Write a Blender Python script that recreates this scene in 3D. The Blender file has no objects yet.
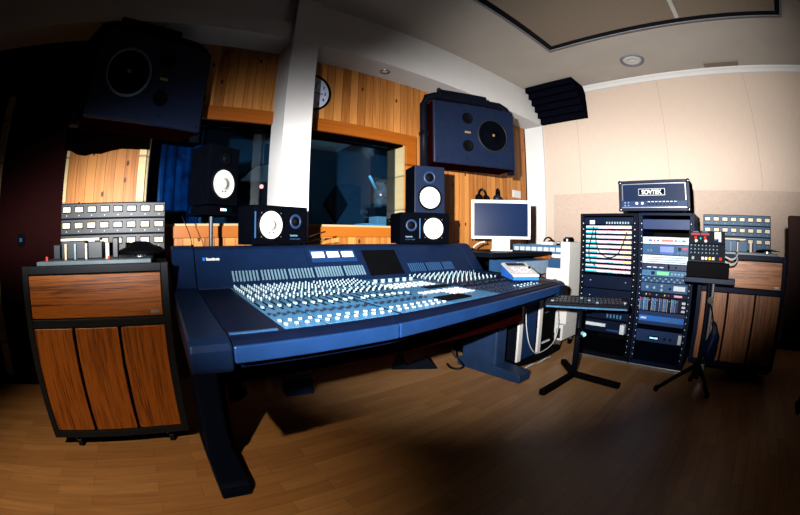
import bpy, bmesh, math, random
from mathutils import Vector, Matrix
random.seed(7)
C = bpy.context.scene.collection
PI = math.pi
R = math.radians

# ------------------------------------------------------------------ materials
def nodes_of(name):
    m = bpy.data.materials.new(name); m.use_nodes = True
    nt = m.node_tree; b = nt.nodes['Principled BSDF']
    return m, nt, b
def N(nt, t, **kw):
    n = nt.nodes.new(t)
    for k, v in kw.items():
        if k in n.inputs: n.inputs[k].default_value = v
        else: setattr(n, k, v)
    return n
def lk(nt, a, b): nt.links.new(a, b)
K = .45      # overall reflectance level of the room's paints and finishes
def dim(c): return tuple(x * K for x in c)
def mat(name, col, rough=.5, metal=0., var=.12, scale=14., spec=.22, bump=0.):
    col = dim(col); spec = spec * K
    m, nt, b = nodes_of(name)
    tc = N(nt, 'ShaderNodeTexCoord'); no = N(nt, 'ShaderNodeTexNoise', Scale=scale, Detail=3.)
    lk(nt, tc.outputs['Object'], no.inputs['Vector'])
    r = N(nt, 'ShaderNodeValToRGB')
    r.color_ramp.elements[0].position = .3; r.color_ramp.elements[1].position = .7
    r.color_ramp.elements[0].color = tuple(max(0, c * (1 - var)) for c in col) + (1,)
    r.color_ramp.elements[1].color = tuple(min(1, c * (1 + var)) for c in col) + (1,)
    lk(nt, no.outputs['Fac'], r.inputs['Fac']); lk(nt, r.outputs['Color'], b.inputs['Base Color'])
    b.inputs['Roughness'].default_value = rough; b.inputs['Metallic'].default_value = metal
    b.inputs['Specular IOR Level'].default_value = spec
    if bump:
        bp = N(nt, 'ShaderNodeBump', Strength=bump, Distance=.002)
        n2 = N(nt, 'ShaderNodeTexNoise', Scale=scale * 12, Detail=2.)
        lk(nt, tc.outputs['Object'], n2.inputs['Vector'])
        lk(nt, n2.outputs['Fac'], bp.inputs['Height']); lk(nt, bp.outputs['Normal'], b.inputs['Normal'])
    return m
def emis(name, col, s):
    m, nt, b = nodes_of(name)
    b.inputs['Base Color'].default_value = tuple(col) + (1,)
    b.inputs['Emission Color'].default_value = tuple(col) + (1,); b.inputs['Emission Strength'].default_value = s
    return m
def ramp(nt, stops):
    r = N(nt, 'ShaderNodeValToRGB'); cr = r.color_ramp
    while len(cr.elements) < len(stops): cr.elements.new(.5)
    for e, (p, c) in zip(cr.elements, stops): e.position = p; e.color = tuple(c) + (1,)
    return r
def mth(nt, op, a, b=None, c=None):
    n = N(nt, 'ShaderNodeMath', operation=op)
    for i, v in enumerate((a, b, c)):
        if v is None: continue
        if isinstance(v, (int, float)): n.inputs[i].default_value = v
        else: lk(nt, v, n.inputs[i])
    return n.outputs[0]
def pine(name, dark, light, board=.092, along='Z', knots=True, rough=.45):
    dark = dim(dark); light = dim(light)
    m, nt, b = nodes_of(name)
    tc = N(nt, 'ShaderNodeTexCoord'); sp = N(nt, 'ShaderNodeSeparateXYZ'); lk(nt, tc.outputs['Object'], sp.inputs[0])
    a, l = ('X', 'Z') if along == 'Z' else ('Z', 'X')
    u = mth(nt, 'DIVIDE', sp.outputs[a], board); fl = mth(nt, 'FLOOR', u); fr = mth(nt, 'FRACT', u)
    wn = N(nt, 'ShaderNodeTexWhiteNoise', noise_dimensions='1D'); lk(nt, fl, wn.inputs['W'])
    cb = N(nt, 'ShaderNodeCombineXYZ')
    lk(nt, mth(nt, 'MULTIPLY', sp.outputs[a], 26.), cb.inputs[0])
    lk(nt, mth(nt, 'MULTIPLY_ADD', sp.outputs[l], 1.6, mth(nt, 'MULTIPLY', wn.outputs['Value'], 40.)), cb.inputs[1])
    no = N(nt, 'ShaderNodeTexNoise', Scale=1.5, Detail=5., Distortion=.7); lk(nt, cb.outputs[0], no.inputs['Vector'])
    f = mth(nt, 'MULTIPLY_ADD', wn.outputs['Value'], .45, mth(nt, 'MULTIPLY', no.outputs['Fac'], .75))
    r = ramp(nt, [(.2, dark), (.75, light)]); lk(nt, f, r.inputs['Fac'])
    out = r.outputs['Color']
    if knots:
        cv = N(nt, 'ShaderNodeCombineXYZ')
        lk(nt, mth(nt, 'MULTIPLY', sp.outputs[a], 11.), cv.inputs[0]); lk(nt, mth(nt, 'MULTIPLY', sp.outputs[l], 6.5), cv.inputs[1])
        vo = N(nt, 'ShaderNodeTexVoronoi', Scale=1., voronoi_dimensions='2D'); lk(nt, cv.outputs[0], vo.inputs['Vector'])
        sc = N(nt, 'ShaderNodeSeparateColor'); lk(nt, vo.outputs['Color'], sc.inputs[0])
        rad = mth(nt, 'MULTIPLY', mth(nt, 'GREATER_THAN', sc.outputs[0], .72), .12)
        k = mth(nt, 'LESS_THAN', vo.outputs['Distance'], rad)
        mx = N(nt, 'ShaderNodeMix', data_type='RGBA'); lk(nt, k, mx.inputs[0]); lk(nt, out, mx.inputs[6])
        mx.inputs[7].default_value = tuple(c * .35 for c in dark) + (1,); out = mx.outputs[2]
    g = mth(nt, 'LESS_THAN', mth(nt, 'ABSOLUTE', mth(nt, 'SUBTRACT', fr, .5)), .475)
    mg = N(nt, 'ShaderNodeMix', data_type='RGBA'); lk(nt, g, mg.inputs[0])
    mg.inputs[6].default_value = tuple(c * .55 for c in dark) + (1,); lk(nt, out, mg.inputs[7])
    lk(nt, mg.outputs[2], b.inputs['Base Color']); b.inputs['Roughness'].default_value = rough; b.inputs['Specular IOR Level'].default_value = .1
    return m
def veneer(name, dark, light, along='Z', rough=.4):
    dark = dim(dark); light = dim(light)
    m, nt, b = nodes_of(name)
    tc = N(nt, 'ShaderNodeTexCoord'); mp = N(nt, 'ShaderNodeMapping'); lk(nt, tc.outputs['Object'], mp.inputs[0])
    mp.inputs['Scale'].default_value = (16, 12, .75) if along == 'Z' else (.75, 12, 20)
    no = N(nt, 'ShaderNodeTexNoise', Scale=2.2, Detail=6., Distortion=1.6); lk(nt, mp.outputs[0], no.inputs['Vector'])
    n2 = N(nt, 'ShaderNodeTexNoise', Scale=14., Detail=3.); lk(nt, mp.outputs[0], n2.inputs['Vector'])
    f = mth(nt, 'MULTIPLY_ADD', n2.outputs['Fac'], .4, mth(nt, 'MULTIPLY', no.outputs['Fac'], .7))
    r = ramp(nt, [(.36, tuple(c * .3 for c in dark)), (.46, dark), (.6, light), (.74, tuple(c * .8 for c in light))])
    lk(nt, f, r.inputs['Fac']); lk(nt, r.outputs['Color'], b.inputs['Base Color']); b.inputs['Roughness'].default_value = rough; b.inputs['Specular IOR Level'].default_value = .2
    return m
def laminate(name):
    m, nt, b = nodes_of(name)
    tc = N(nt, 'ShaderNodeTexCoord')
    br = N(nt, 'ShaderNodeTexBrick', Scale=1.); br.offset = .37; br.offset_frequency = 2
    br.inputs['Brick Width'].default_value = .50; br.inputs['Row Height'].default_value = .070
    br.inputs['Mortar Size'].default_value = .0012; br.inputs['Mortar'].default_value = (.10, .052, .021, 1)
    br.inputs['Color1'].default_value = (.175, .086, .034, 1); br.inputs['Color2'].default_value = (.232, .124, .052, 1)
    lk(nt, tc.outputs['Object'], br.inputs['Vector'])
    mp = N(nt, 'ShaderNodeMapping'); mp.inputs['Scale'].default_value = (2., 30, 1); lk(nt, tc.outputs['Object'], mp.inputs[0])
    no = N(nt, 'ShaderNodeTexNoise', Scale=2., Detail=5., Distortion=.5); lk(nt, mp.outputs[0], no.inputs['Vector'])
    mx = N(nt, 'ShaderNodeMix', data_type='RGBA', blend_type='MULTIPLY'); mx.inputs[0].default_value = .55
    r = ramp(nt, [(.3, (.62, .6, .58)), (.7, (1.1, 1.08, 1.05))]); lk(nt, no.outputs['Fac'], r.inputs['Fac'])
    lk(nt, br.outputs['Color'], mx.inputs[6]); lk(nt, r.outputs['Color'], mx.inputs[7])
    lk(nt, mx.outputs[2], b.inputs['Base Color']); b.inputs['Roughness'].default_value = .38; b.inputs['Specular IOR Level'].default_value = .25
    return m
def fabric_wall(name, col, seam=1.12, off=.46):
    col = dim(col)
    m, nt, b = nodes_of(name)
    tc = N(nt, 'ShaderNodeTexCoord'); sp = N(nt, 'ShaderNodeSeparateXYZ'); lk(nt, tc.outputs['Object'], sp.inputs[0])
    mp = N(nt, 'ShaderNodeMapping'); mp.inputs['Scale'].default_value = (60, 60, 9); lk(nt, tc.outputs['Object'], mp.inputs[0])
    no = N(nt, 'ShaderNodeTexNoise', Scale=1., Detail=4.); lk(nt, mp.outputs[0], no.inputs['Vector'])
    r = ramp(nt, [(.3, tuple(c * .96 for c in col)), (.7, tuple(min(1, c * 1.03) for c in col))]); lk(nt, no.outputs['Fac'], r.inputs['Fac'])
    fr = mth(nt, 'FRACT', mth(nt, 'DIVIDE', mth(nt, 'ADD', sp.outputs['Y'], off + 5 * seam), seam))
    s = mth(nt, 'LESS_THAN', fr, .006)
    mx = N(nt, 'ShaderNodeMix', data_type='RGBA'); lk(nt, s, mx.inputs[0]); lk(nt, r.outputs['Color'], mx.inputs[6])
    mx.inputs[7].default_value = tuple(c * .7 for c in col) + (1,)
    lk(nt, mx.outputs[2], b.inputs['Base Color']); b.inputs['Roughness'].default_value = .8; b.inputs['Specular IOR Level'].default_value = .1
    return m
def glass(name):
    m = bpy.data.materials.new(name); m.use_nodes = True; nt = m.node_tree; nt.nodes.clear()
    o = N(nt, 'ShaderNodeOutputMaterial'); mx = N(nt, 'ShaderNodeMixShader'); t = N(nt, 'ShaderNodeBsdfTransparent')
    t.inputs[0].default_value = (.55, .72, .82, 1); g = N(nt, 'ShaderNodeBsdfGlossy'); g.inputs['Roughness'].default_value = .02
    f = N(nt, 'ShaderNodeFresnel'); f.inputs[0].default_value = 1.45
    lk(nt, f.outputs[0], mx.inputs[0]); lk(nt, t.outputs[0], mx.inputs[1]); lk(nt, g.outputs[0], mx.inputs[2]); lk(nt, mx.outputs[0], o.inputs[0])
    return m

M = {}
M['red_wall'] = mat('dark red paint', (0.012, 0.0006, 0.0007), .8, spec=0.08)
M['ceil'] = mat('ceiling paint', (0.6, 0.55, 0.49), .9, var=.05, scale=3)
M['white_paint'] = mat('white paint', (0.74, 0.73, 0.72), .6, var=.03, scale=5)
M['beige'] = fabric_wall('beige wall cloth', (.66, .53, .43))
M['beige_panel'] = mat('darker beige', (0.55, 0.43, 0.35), .85, var=.05, scale=30)
M['pine'] = pine('knotty pine boards', (.25, .07, .011), (.60, .25, .062), board=.075)
M['pine_trim'] = pine('orange pine trim', (.27, .065, .005), (.36, .105, .010), board=.4, along='X', knots=False)
M['pine_dim'] = pine('darker pine lining', (.30, .23, .11), (.40, .32, .17), board=.3, along='X', knots=False)  # darker copy of the pale pine
M['pine_pale'] = pine('pale pine lining', (.62, .47, .22), (.78, .62, .33), board=.3, along='X', knots=False)
M['floor'] = laminate('laminate planks')
M['dark'] = mat('black lacquer', (0.003, 0.004, 0.008), .45, spec=0.05)
M['navy'] = mat('navy textured paint', (0.0032, 0.011, 0.038), .42, bump=.25, spec=0.15)
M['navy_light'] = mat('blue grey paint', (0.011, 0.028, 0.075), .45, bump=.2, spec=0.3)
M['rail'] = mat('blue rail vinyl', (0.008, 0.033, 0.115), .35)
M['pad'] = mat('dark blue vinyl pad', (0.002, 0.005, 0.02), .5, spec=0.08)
M['leg_shaded'] = mat('shaded leg paint', (.0025, .006, .02), .45, spec=0.06)
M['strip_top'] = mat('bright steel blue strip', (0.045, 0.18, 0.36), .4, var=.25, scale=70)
M['meter_dim'] = mat('pale blue meter ladder', (0.11, 0.2, 0.26), .45)
M['stand_blue'] = mat('blue grey tube', (0.022, 0.035, 0.055), .35)
M['rack_black_blue'] = mat('blue black rack paint', (0.0025, 0.007, 0.024), .45, spec=0.08)
M['panel_frame'] = mat('grey panel frame', (.22, .23, .26), .5)
M['deck_plate'] = mat('slate deck plate', (.10, .14, .17), .35)
M['dial'] = mat('pale clock dial', (.62, .70, .92), .4, var=.02)
M['unit_face'] = mat('grey blue unit face', (.24, .34, .46), .4)
M['beige_cloth'] = mat('grey crumpled cloth', (.16, .19, .20), .85, var=.5, scale=20)
M['strip'] = mat('steel blue strip panel', (0.05, 0.15, 0.29), .4, var=.2, scale=60)
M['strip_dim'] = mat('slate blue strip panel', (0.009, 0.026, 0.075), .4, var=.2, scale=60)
M['maroon'] = mat('dark maroon board', (0.010, 0.0008, 0.0009), .7, spec=0.0)
M['knob_w'] = mat('pale knob plastic', (0.26, 0.37, 0.43), .35)
M['knob_d'] = mat('dark knob plastic', (.012, .018, .035), .35)
M['white_plastic'] = mat('white plastic', (0.68, 0.67, 0.65), .35, var=.02)
M['cream'] = mat('cream meter card', (0.8, 0.7, 0.5), .5, var=.03)
M['cone'] = mat('white paper cone', (.60, .585, .56), .7, var=.02)
M['spk'] = mat('black speaker vinyl', (0.0012, 0.0016, 0.003), .8, spec=0.0)
M['spk_blue'] = mat('blue black speaker paint', (0.004, 0.009, 0.027), .45, bump=.2)
M['rubber'] = mat('black rubber', (0.002, 0.0022, 0.003), .6, spec=0.03)
M['steel'] = mat('brushed steel', (.55, .58, .62), .3, metal=.9)
M['chrome'] = mat('chrome', (.8, .82, .85), .12, metal=1.)
M['rackblue'] = mat('blue rack paint', (0.0075, 0.026, 0.09), .45)
M['rackmid'] = mat('mid blue faceplate', (0.021, 0.068, 0.165), .4)
M['rackdark'] = mat('dark faceplate', (0.003, 0.007, 0.022), .4, spec=0.1)
M['facewhite'] = mat('pale faceplate', (0.55, 0.62, 0.66), .4, var=.05, scale=40)
M['grey_frame'] = mat('charcoal metal frame', (0.011, 0.013, 0.018), .45, spec=0.1)
M['slate'] = mat('slate meter panel', (0.008, 0.0125, 0.018), .45, spec=0.3)
M['slate_blue'] = mat('blue slate meter panel', (0.028, 0.08, 0.165), .45)
M['teak_v'] = veneer('teak veneer upright grain', (.15, .038, .0045), (.33, .095, .010), 'Z')
M['teak_h'] = veneer('teak veneer level grain', (.16, .042, .005), (.36, .108, .012), 'X')
M['teak2_v'] = veneer('brown veneer upright grain', (.15, .048, .014), (.34, .125, .038), 'Z')
M['teak2_h'] = veneer('brown veneer level grain', (.26, .09, .027), (.56, .22, .075), 'X')
M['red'] = mat('red plastic', (.75, .03, .02), .4)
M['yellow'] = mat('yellow plastic', (.9, .6, .03), .4)
M['cyan'] = mat('cyan tape', (.02, .45, .52), .5)
M['pink'] = mat('pink tape', (.8, .35, .45), .5)
M['blue_pl'] = mat('blue plastic', (.02, .14, .55), .4)
M['foam'] = mat('charcoal acoustic foam', (0.0025, 0.003, 0.007), .9, bump=.4, spec=0.0)
M['screen'] = mat('display glass', (0.0035, 0.013, 0.048), .3, var=.05, spec=0.035)
M['brown_cloth'] = mat('brown screen cloth', (0.022, 0.012, 0.01), .85, bump=.4, spec=0.1)
M['matte'] = mat('flat black', (0.002, 0.0006, 0.0006), .95, spec=0.0)  # flat black, also for the sheet added as shadow on the boards
M['glass'] = glass('window glass')
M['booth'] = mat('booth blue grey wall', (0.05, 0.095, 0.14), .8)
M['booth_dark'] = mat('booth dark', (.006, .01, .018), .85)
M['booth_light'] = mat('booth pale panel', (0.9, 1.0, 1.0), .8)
M['booth_cyan'] = mat('pale blue metal', (0.4, 0.8, 0.95), .3, metal=0.0)
M['curtain'] = mat('blue shiny curtain', (0.008, 0.06, 0.19), .3, var=.6, scale=9)
M['orange'] = mat('orange wood', (.55, .25, .05), .5)
M['led_red'] = emis('red lamp lens', (1., .25, .2), 6.)
M['led_green'] = emis('green display', (.03, .35, .08), .5)
M['led_cyan'] = emis('cyan indicator', (.2, .6, .9), 1.5)
M['disp_blue'] = emis('blue display', (.01, .04, .35), .5)
M['disp_red'] = emis('red display', (.12, .005, .005), .1)
M['gold'] = mat('dull gold', (.4, .3, .12), .35, metal=.6)
M['black_text'] = mat('black lettering', (.01, .01, .012), .5)
M['white_text'] = mat('white lettering', (.85, .85, .85), .5)
M['cable'] = mat('pale grey cable', (.5, .52, .55), .5)
M['cable_d'] = mat('black cable', (0.003, 0.003, 0.004), .5, spec=0.2)
M['panel_cloth'] = mat('ceiling panel cloth', (0.3, 0.24, 0.18), .9, var=.06, scale=50)

# ------------------------------------------------------------------ mesh helpers
class MB:
    def __init__(s):
        s.bm = bmesh.new(); s.mi = 0; s.ly = s.bm.faces.layers.int.new('done')
    def m(s, i):
        """faces added from here on use material slot i"""
        s._flush(); s.mi = i; return s
    def _flush(s):
        for f in s.bm.faces:
            if f[s.ly] == 0: f[s.ly] = 1; f.material_index = s.mi
    def box(s, x0, x1, y0, y1, z0, z1, b=0., mtx=None):
        r = bmesh.ops.create_cube(s.bm, size=1.)
        vs = r['verts']
        bmesh.ops.scale(s.bm, vec=(abs(x1 - x0), abs(y1 - y0), abs(z1 - z0)), verts=vs)
        bmesh.ops.translate(s.bm, vec=((x0 + x1) / 2, (y0 + y1) / 2, (z0 + z1) / 2), verts=vs)
        if b:
            ed = list({e for v in vs for e in v.link_edges})
            g = bmesh.ops.bevel(s.bm, geom=ed, offset=b, segments=2, affect='EDGES', profile=.5)
            vs = list({v for f in g['faces'] for v in f.verts} | {v for v in vs if v.is_valid})
        if mtx: bmesh.ops.transform(s.bm, matrix=mtx, verts=vs)
        return s
    def cyl(s, p, d, r, h, n=20, r2=None):
        """cylinder starting at p running h along d"""
        d = Vector(d).normalized(); q = d.to_track_quat('Z', 'Y').to_matrix().to_4x4()
        mt = Matrix.Translation(Vector(p) + d * h / 2) @ q
        bmesh.ops.create_cone(s.bm, cap_ends=True, segments=n, radius1=r, radius2=r if r2 is None else r2, depth=h, matrix=mt)
        return s
    def lathe(s, p, d, prof, n=32):
        """prof: (radius, height along d)"""
        d = Vector(d).normalized(); mt = Matrix.Translation(Vector(p)) @ d.to_track_quat('Z', 'Y').to_matrix().to_4x4()
        rings = []
        for r, h in prof:
            if r < 1e-6: rings.append([s.bm.verts.new(mt @ Vector((0, 0, h)))])
            else: rings.append([s.bm.verts.new(mt @ Vector((r * math.cos(2 * PI * i / n), r * math.sin(2 * PI * i / n), h))) for i in range(n)])
        for a, b in zip(rings, rings[1:]):
            for i in range(n):
                j = (i + 1) % n
                if len(a) == 1: f = [a[0], b[i], b[j]]
                elif len(b) == 1: f = [a[i], b[0], a[j]]
                else: f = [a[i], b[i], b[j], a[j]]
                try:
                    fc = s.bm.faces.new(f); fc.smooth = True
                except ValueError: pass
        return s
    def prism(s, pts, a0, a1, axis='X'):
        """closed polygon pts extruded along axis. X: pts are (y,z); Y: (x,z); Z: (x,y)"""
        def mk(p, a): return {'X': (a, p[0], p[1]), 'Y': (p[0], a, p[1]), 'Z': (p[0], p[1], a)}[axis]
        A = [s.bm.verts.new(mk(p, a0)) for p in pts]; B = [s.bm.verts.new(mk(p, a1)) for p in pts]
        s.bm.faces.new(A); s.bm.faces.new(B[::-1]); n = len(pts)
        for i in range(n): s.bm.faces.new([A[i], B[i], B[(i + 1) % n], A[(i + 1) % n]])
        return s
    def tube(s, pts, r, n=8):
        pts = [Vector(p) for p in pts]; prev = None; up = Vector((.13, .31, .94))
        for i, p in enumerate(pts):
            t = (pts[min(i + 1, len(pts) - 1)] - pts[max(i - 1, 0)]).normalized()
            a = t.cross(up)
            if a.length < 1e-3: a = t.cross(Vector((1, 0, 0)))
            a.normalize(); b = t.cross(a)
            ring = [s.bm.verts.new(p + r * (a * math.cos(2 * PI * k / n) + b * math.sin(2 * PI * k / n))) for k in range(n)]
            if prev:
                for k in range(n):
                    f = s.bm.faces.new([prev[k], prev[(k + 1) % n], ring[(k + 1) % n], ring[k]]); f.smooth = True
            else: s.bm.faces.new(ring[::-1])
            prev = ring
        s.bm.faces.new(prev)
        return s
    def build(s, name, m, parent=None, **tags):
        s._flush()
        bmesh.ops.recalc_face_normals(s.bm, faces=s.bm.faces)
        me = bpy.data.meshes.new(name); s.bm.to_mesh(me); s.bm.free()
        for q in (m if isinstance(m, (list, tuple)) else [m]): me.materials.append(M[q])
        o = bpy.data.objects.new(name, me); C.objects.link(o)
        if parent: o.parent = parent
        for k, v in tags.items(): o[k] = v
        return o
def tag(o, label, cat, group=None):
    o['label'] = label; o['category'] = cat
    if group: o['group'] = group
    return o
def empty(name, loc, rz=0, label=None, cat=None, group=None):
    o = bpy.data.objects.new(name, None); C.objects.link(o); o.location = loc; o.rotation_euler = (0, 0, rz)
    o.empty_display_size = .05
    if label: tag(o, label, cat, group)
    return o
def structure(o): o['kind'] = 'structure'; return o
def copy_tree(o, parent=None):
    kids = list(o.children); c = o.copy(); C.objects.link(c); c.parent = parent
    for k in kids: copy_tree(k, c)
    return c
def catmull(P, k=8):
    P = [Vector(p) for p in P]; Q = [P[0]] + P + [P[-1]]; out = []
    for i in range(len(P) - 1):
        a, b, c, d = Q[i:i + 4]
        for j in range(k):
            t = j / k
            out.append(.5 * ((2 * b) + (c - a) * t + (2 * a - 5 * b + 4 * c - d) * t * t + (3 * b - a - 3 * c + d) * t ** 3))
    return out + [P[-1]]
def text(s, size, m, parent, loc, rot=(PI / 2, 0, 0), name='lettering', ext=.0006, bold=0., sx=1., align='LEFT'):
    cu = bpy.data.curves.new('t', 'FONT'); cu.body = s; cu.size = size; cu.extrude = ext; cu.offset = bold; cu.align_x = align
    o = bpy.data.objects.new('t', cu); C.objects.link(o)
    bpy.context.view_layer.update()
    me = bpy.data.meshes.new_from_object(o.evaluated_get(bpy.context.evaluated_depsgraph_get()))
    bpy.data.objects.remove(o); bpy.data.curves.remove(cu)
    me.materials.clear(); me.materials.append(M[m]); me.name = name
    q = bpy.data.objects.new(name, me); C.objects.link(q); q.parent = parent; q.location = loc; q.rotation_euler = rot; q.scale = (sx, 1, 1)
    return q

# ------------------------------------------------------------------ the setting
XR, YB, ZC = 4.0, 2.55, 2.80
XL, YF = -2.0, -2.5
structure(MB().box(XL - .1, XR + .1, YF - .1, YB + .3, -.1, 0).build('floor', 'floor', label='brown laminate plank floor'))
structure(MB().box(XL - .1, XR + .1, YF - .1, YB + .3, ZC, ZC + .1).build('ceiling', 'ceil', label='off white painted ceiling'))
structure(MB().box(XR, XR + .1, YF, YB, 0, ZC).build('wall_right', 'beige', label='beige cloth covered wall on the right'))
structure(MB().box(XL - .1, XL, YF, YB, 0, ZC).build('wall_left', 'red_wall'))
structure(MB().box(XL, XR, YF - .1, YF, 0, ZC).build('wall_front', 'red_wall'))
WX0, WX1, WZ0, WZ1 = -.145, 2.00, 1.035, 1.785
def holed(mb, x0, x1, y0, y1, z0, z1):
    mb.box(x0, WX0, y0, y1, z0, z1); mb.box(WX1, x1, y0, y1, z0, z1)
    mb.box(WX0, WX1, y0, y1, z0, WZ0); mb.box(WX0, WX1, y0, y1, WZ1, z1); return mb
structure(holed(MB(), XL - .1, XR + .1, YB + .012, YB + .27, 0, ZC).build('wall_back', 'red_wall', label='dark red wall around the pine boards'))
structure(holed(MB(), -.75, XR - .05, YB, YB + .012, 0, 2.39).build('trim_1', 'pine', label='knotty pine boards on the window wall'))
structure(MB().box(-.775, -.75, YB - .012, YB + .012, 0, 2.39).build('trim_2', 'pine_pale', label='pale edge strip of the pine boards'))
structure(MB().box(XL, XR, YB - .27, YB, 2.39, 2.53).box(XL, XR, YB - .24, YB, 2.53, ZC).build('trim_3', 'white_paint', label='white boxed beam along the top of the window wall'))
structure(MB().box(XR - .025, XR, YB - .27, YB, 0, 2.39).build('trim_4', 'white_paint', label='white strip in the corner beside the beige wall'))
structure(MB().box(.765, .972, 2.262, YB, 0, ZC, b=.004).build('trim_5', 'white_paint', label='white pillar in front of the window'))
cr = MB(); cr.prism([(XR, ZC), (XR - .055, ZC), (XR - .05, ZC - .012), (XR - .03, ZC - .03), (XR - .012, ZC - .058), (XR, ZC - .062)], YF, YB - .27, 'Y')
structure(cr.build('trim_6', 'white_paint', label='white cornice where beige wall meets ceiling'))
structure(MB().box(XL, -.76, YB - .012, YB + .012, 0, .07).build('baseboard_back', 'maroon'))
structure(MB().box(XR - .012, XR, YF, YB - .27, 0, .07).build('baseboard_right', 'grey_frame'))
structure(MB().box(XR - .008, XR, -2.4, 2.17, .0, 1.50).build('trim_7', 'beige_panel', label='thin darker panel over the lower beige wall'))  # thin slab in a slightly darker beige than the wall
d = structure(empty('door_1', (-1.375, YB, 0)))
MB().box(-.07, .0, -.008, .012, 0, 1.98, b=.003).build('door_frame', 'pine_dim', d)
MB().box(-.38, -.07, -.005, .012, 0, 2.02).build('door_leaf', 'red_wall', d)
# window
w = structure(empty('window_1', (0, YB, 0)))
cs = MB()
cs.box(WX0 - .055, WX1 + .115, -.03, 0, WZ1 - .005, WZ1 + .095, b=.003)
cs.box(WX1, WX1 + .115, -.03, 0, WZ0, WZ1 - .005, b=.003)
cs.build('window_frame', 'pine_trim', w)
MB().box(WX0 - .055, WX0, -.03, 0, WZ0, WZ1 - .005, b=.003).build('window_frame', 'pine_pale', w)
MB().box(WX0 - .055, WX1 + .115, -.05, .0, WZ0 - .078, WZ0, b=.003).build('window_sill', 'pine_trim', w)
MB().box(WX0 - .055, WX1 + .115, -.02, .0, .80, WZ0 - .078, b=.002).build('apron', 'pine', w)
ln = MB()
ln.box(WX1 - .018, WX1, 0, .13, WZ0, WZ1); ln.box(WX0, WX0 + .018, 0, .13, WZ0, WZ1)
ln.box(WX0 + .018, WX1 - .018, 0, .13, WZ0, WZ0 + .018); MB().box(WX0 + .018, WX1 - .018, 0.001, .13, WZ1 - .018, WZ1).build('head_lining', 'matte', w)
ln.build('lining', 'pine_dim', w)
MB().box(WX0 + .018, WX1 - .018, .115, .121, WZ0 + .018, WZ1 - .018).build('glass', 'glass', w)
# booth beyond the glass
BY0, BY1 = YB + .30, 4.3
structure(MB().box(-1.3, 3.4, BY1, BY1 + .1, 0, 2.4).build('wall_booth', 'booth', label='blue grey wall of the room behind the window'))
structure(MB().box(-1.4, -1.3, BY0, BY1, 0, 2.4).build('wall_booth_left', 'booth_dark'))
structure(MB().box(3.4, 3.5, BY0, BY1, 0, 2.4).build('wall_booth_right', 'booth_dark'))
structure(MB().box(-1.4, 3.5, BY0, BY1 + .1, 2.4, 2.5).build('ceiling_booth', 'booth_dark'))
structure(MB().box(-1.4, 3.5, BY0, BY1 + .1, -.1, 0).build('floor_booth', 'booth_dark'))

# ------------------------------------------------------------------ things in the booth behind the glass
def thing(mb, name, m, label, cat, group=None, loc=(0, 0, 0), rot=(0, 0, 0)):
    o = mb.build(name, m); o.location = loc; o.rotation_euler = rot
    return tag(o, label, cat, group)
thing(MB().prism([(0, -.245), (.168, 0), (0, .245), (-.168, 0)], -.05, 0, 'Y'), 'diamond_absorber', 'booth_dark',
      'dark diamond shaped absorber on the booth wall seen through the window', 'acoustic panel', loc=(2.22, BY1, 1.39))
t = empty('ceiling_baffle', (1.95, 4.0, 2.10), 0, 'pale hanging baffle in the booth, upper right of the white pillar', 'baffle')
MB().prism([(-.75, -.215), (.225, -.205), (.265, .27), (-.75, .22)], -.015, .015, 'Z').build('board', 'booth_light', t)
for x, y in ((-.5, 0), (.1, 0)): MB().cyl((x, y, .015), (0, 0, 1), .005, .286, 8).build('hanger', 'steel', t)
t = empty('sloped_baffle', (1.0, 3.9, 1.58), 0, 'pale wedge shaped baffle in the booth, left of the white pillar', 'baffle')
MB().prism([(-.15, -.008), (.45, -.008), (.45, .175), (.17, .175), (.03, .15)], -.02, .02, 'Y').build('board', 'booth_light', t)
MB().box(-.15, .45, -.035, .02, -.025, -.008).build('edge_strip', 'white_paint', t)
for x in (.1, .4): MB().cyl((x, 0, .17), (0, 0, 1), .005, .65, 8).build('hanger', 'steel', t)
t = empty('signal_lamp', (1.0, 3.55, 0), 0, 'small round red lamp glowing in the booth beside the white pillar', 'lamp')
MB().box(-.05, .05, -.03, .03, 0, .02).cyl((0, 0, .02), (0, 0, 1), .012, 1.42).build('stand', 'booth_dark', t)
MB().lathe((0, 0, 1.46), (0, 0, 1), [(0, -.022), (.016, -.016), (.022, 0), (.016, .016), (0, .022)], 16).build('lamp_globe', 'led_red', t)
cu = MB(); prev = None
for i in range(41):
    x = -.55 + i * .0225; y = 3.15 + .03 * math.sin(i * 1.3) + .012 * math.sin(i * 3.1)
    a = cu.bm.verts.new((x, y, .2)); b = cu.bm.verts.new((x, y + .01, 1.95))
    a2 = cu.bm.verts.new((x, y + .012, .2)); b2 = cu.bm.verts.new((x, y + .022, 1.95))
    if prev:
        cu.bm.faces.new([prev[0], a, b, prev[1]]); cu.bm.faces.new([prev[2], prev[3], b2, a2])
        cu.bm.faces.new([prev[1], b, b2, prev[3]]); cu.bm.faces.new([prev[0], prev[2], a2, a])
    prev = (a, b, a2, b2)
thing(cu, 'curtain', 'curtain', 'blue shiny curtain hanging in the booth behind the left end of the window', 'curtain')
t = empty('desk_lamp', (2.22, 3.42, 0), 0, 'slim pale blue lamp arm seen through the right end of the window', 'lamp')
MB().cyl((0, 0, 0), (0, 0, 1), .09, .02).cyl((0, 0, .02), (0, 0, 1), .012, 1.5).build('stand', 'booth_dark', t)
MB().tube([(-.03, 0, 1.64), (.06, 0, 1.5)], .016).build('lamp_arm', 'booth_cyan', t)
MB().lathe((.09, -.05, 1.43), (0, 0, 1), [(0, -.014), (.014, 0), (0, .014)], 12).build('bulb', 'led_red', t)
jk = MB(); jk.lathe((0, 0, 0), (0, 0, 1), [(0, 0), (.10, .02), (.13, .12), (.11, .24), (.05, .31), (0, .33)], 14)
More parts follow.
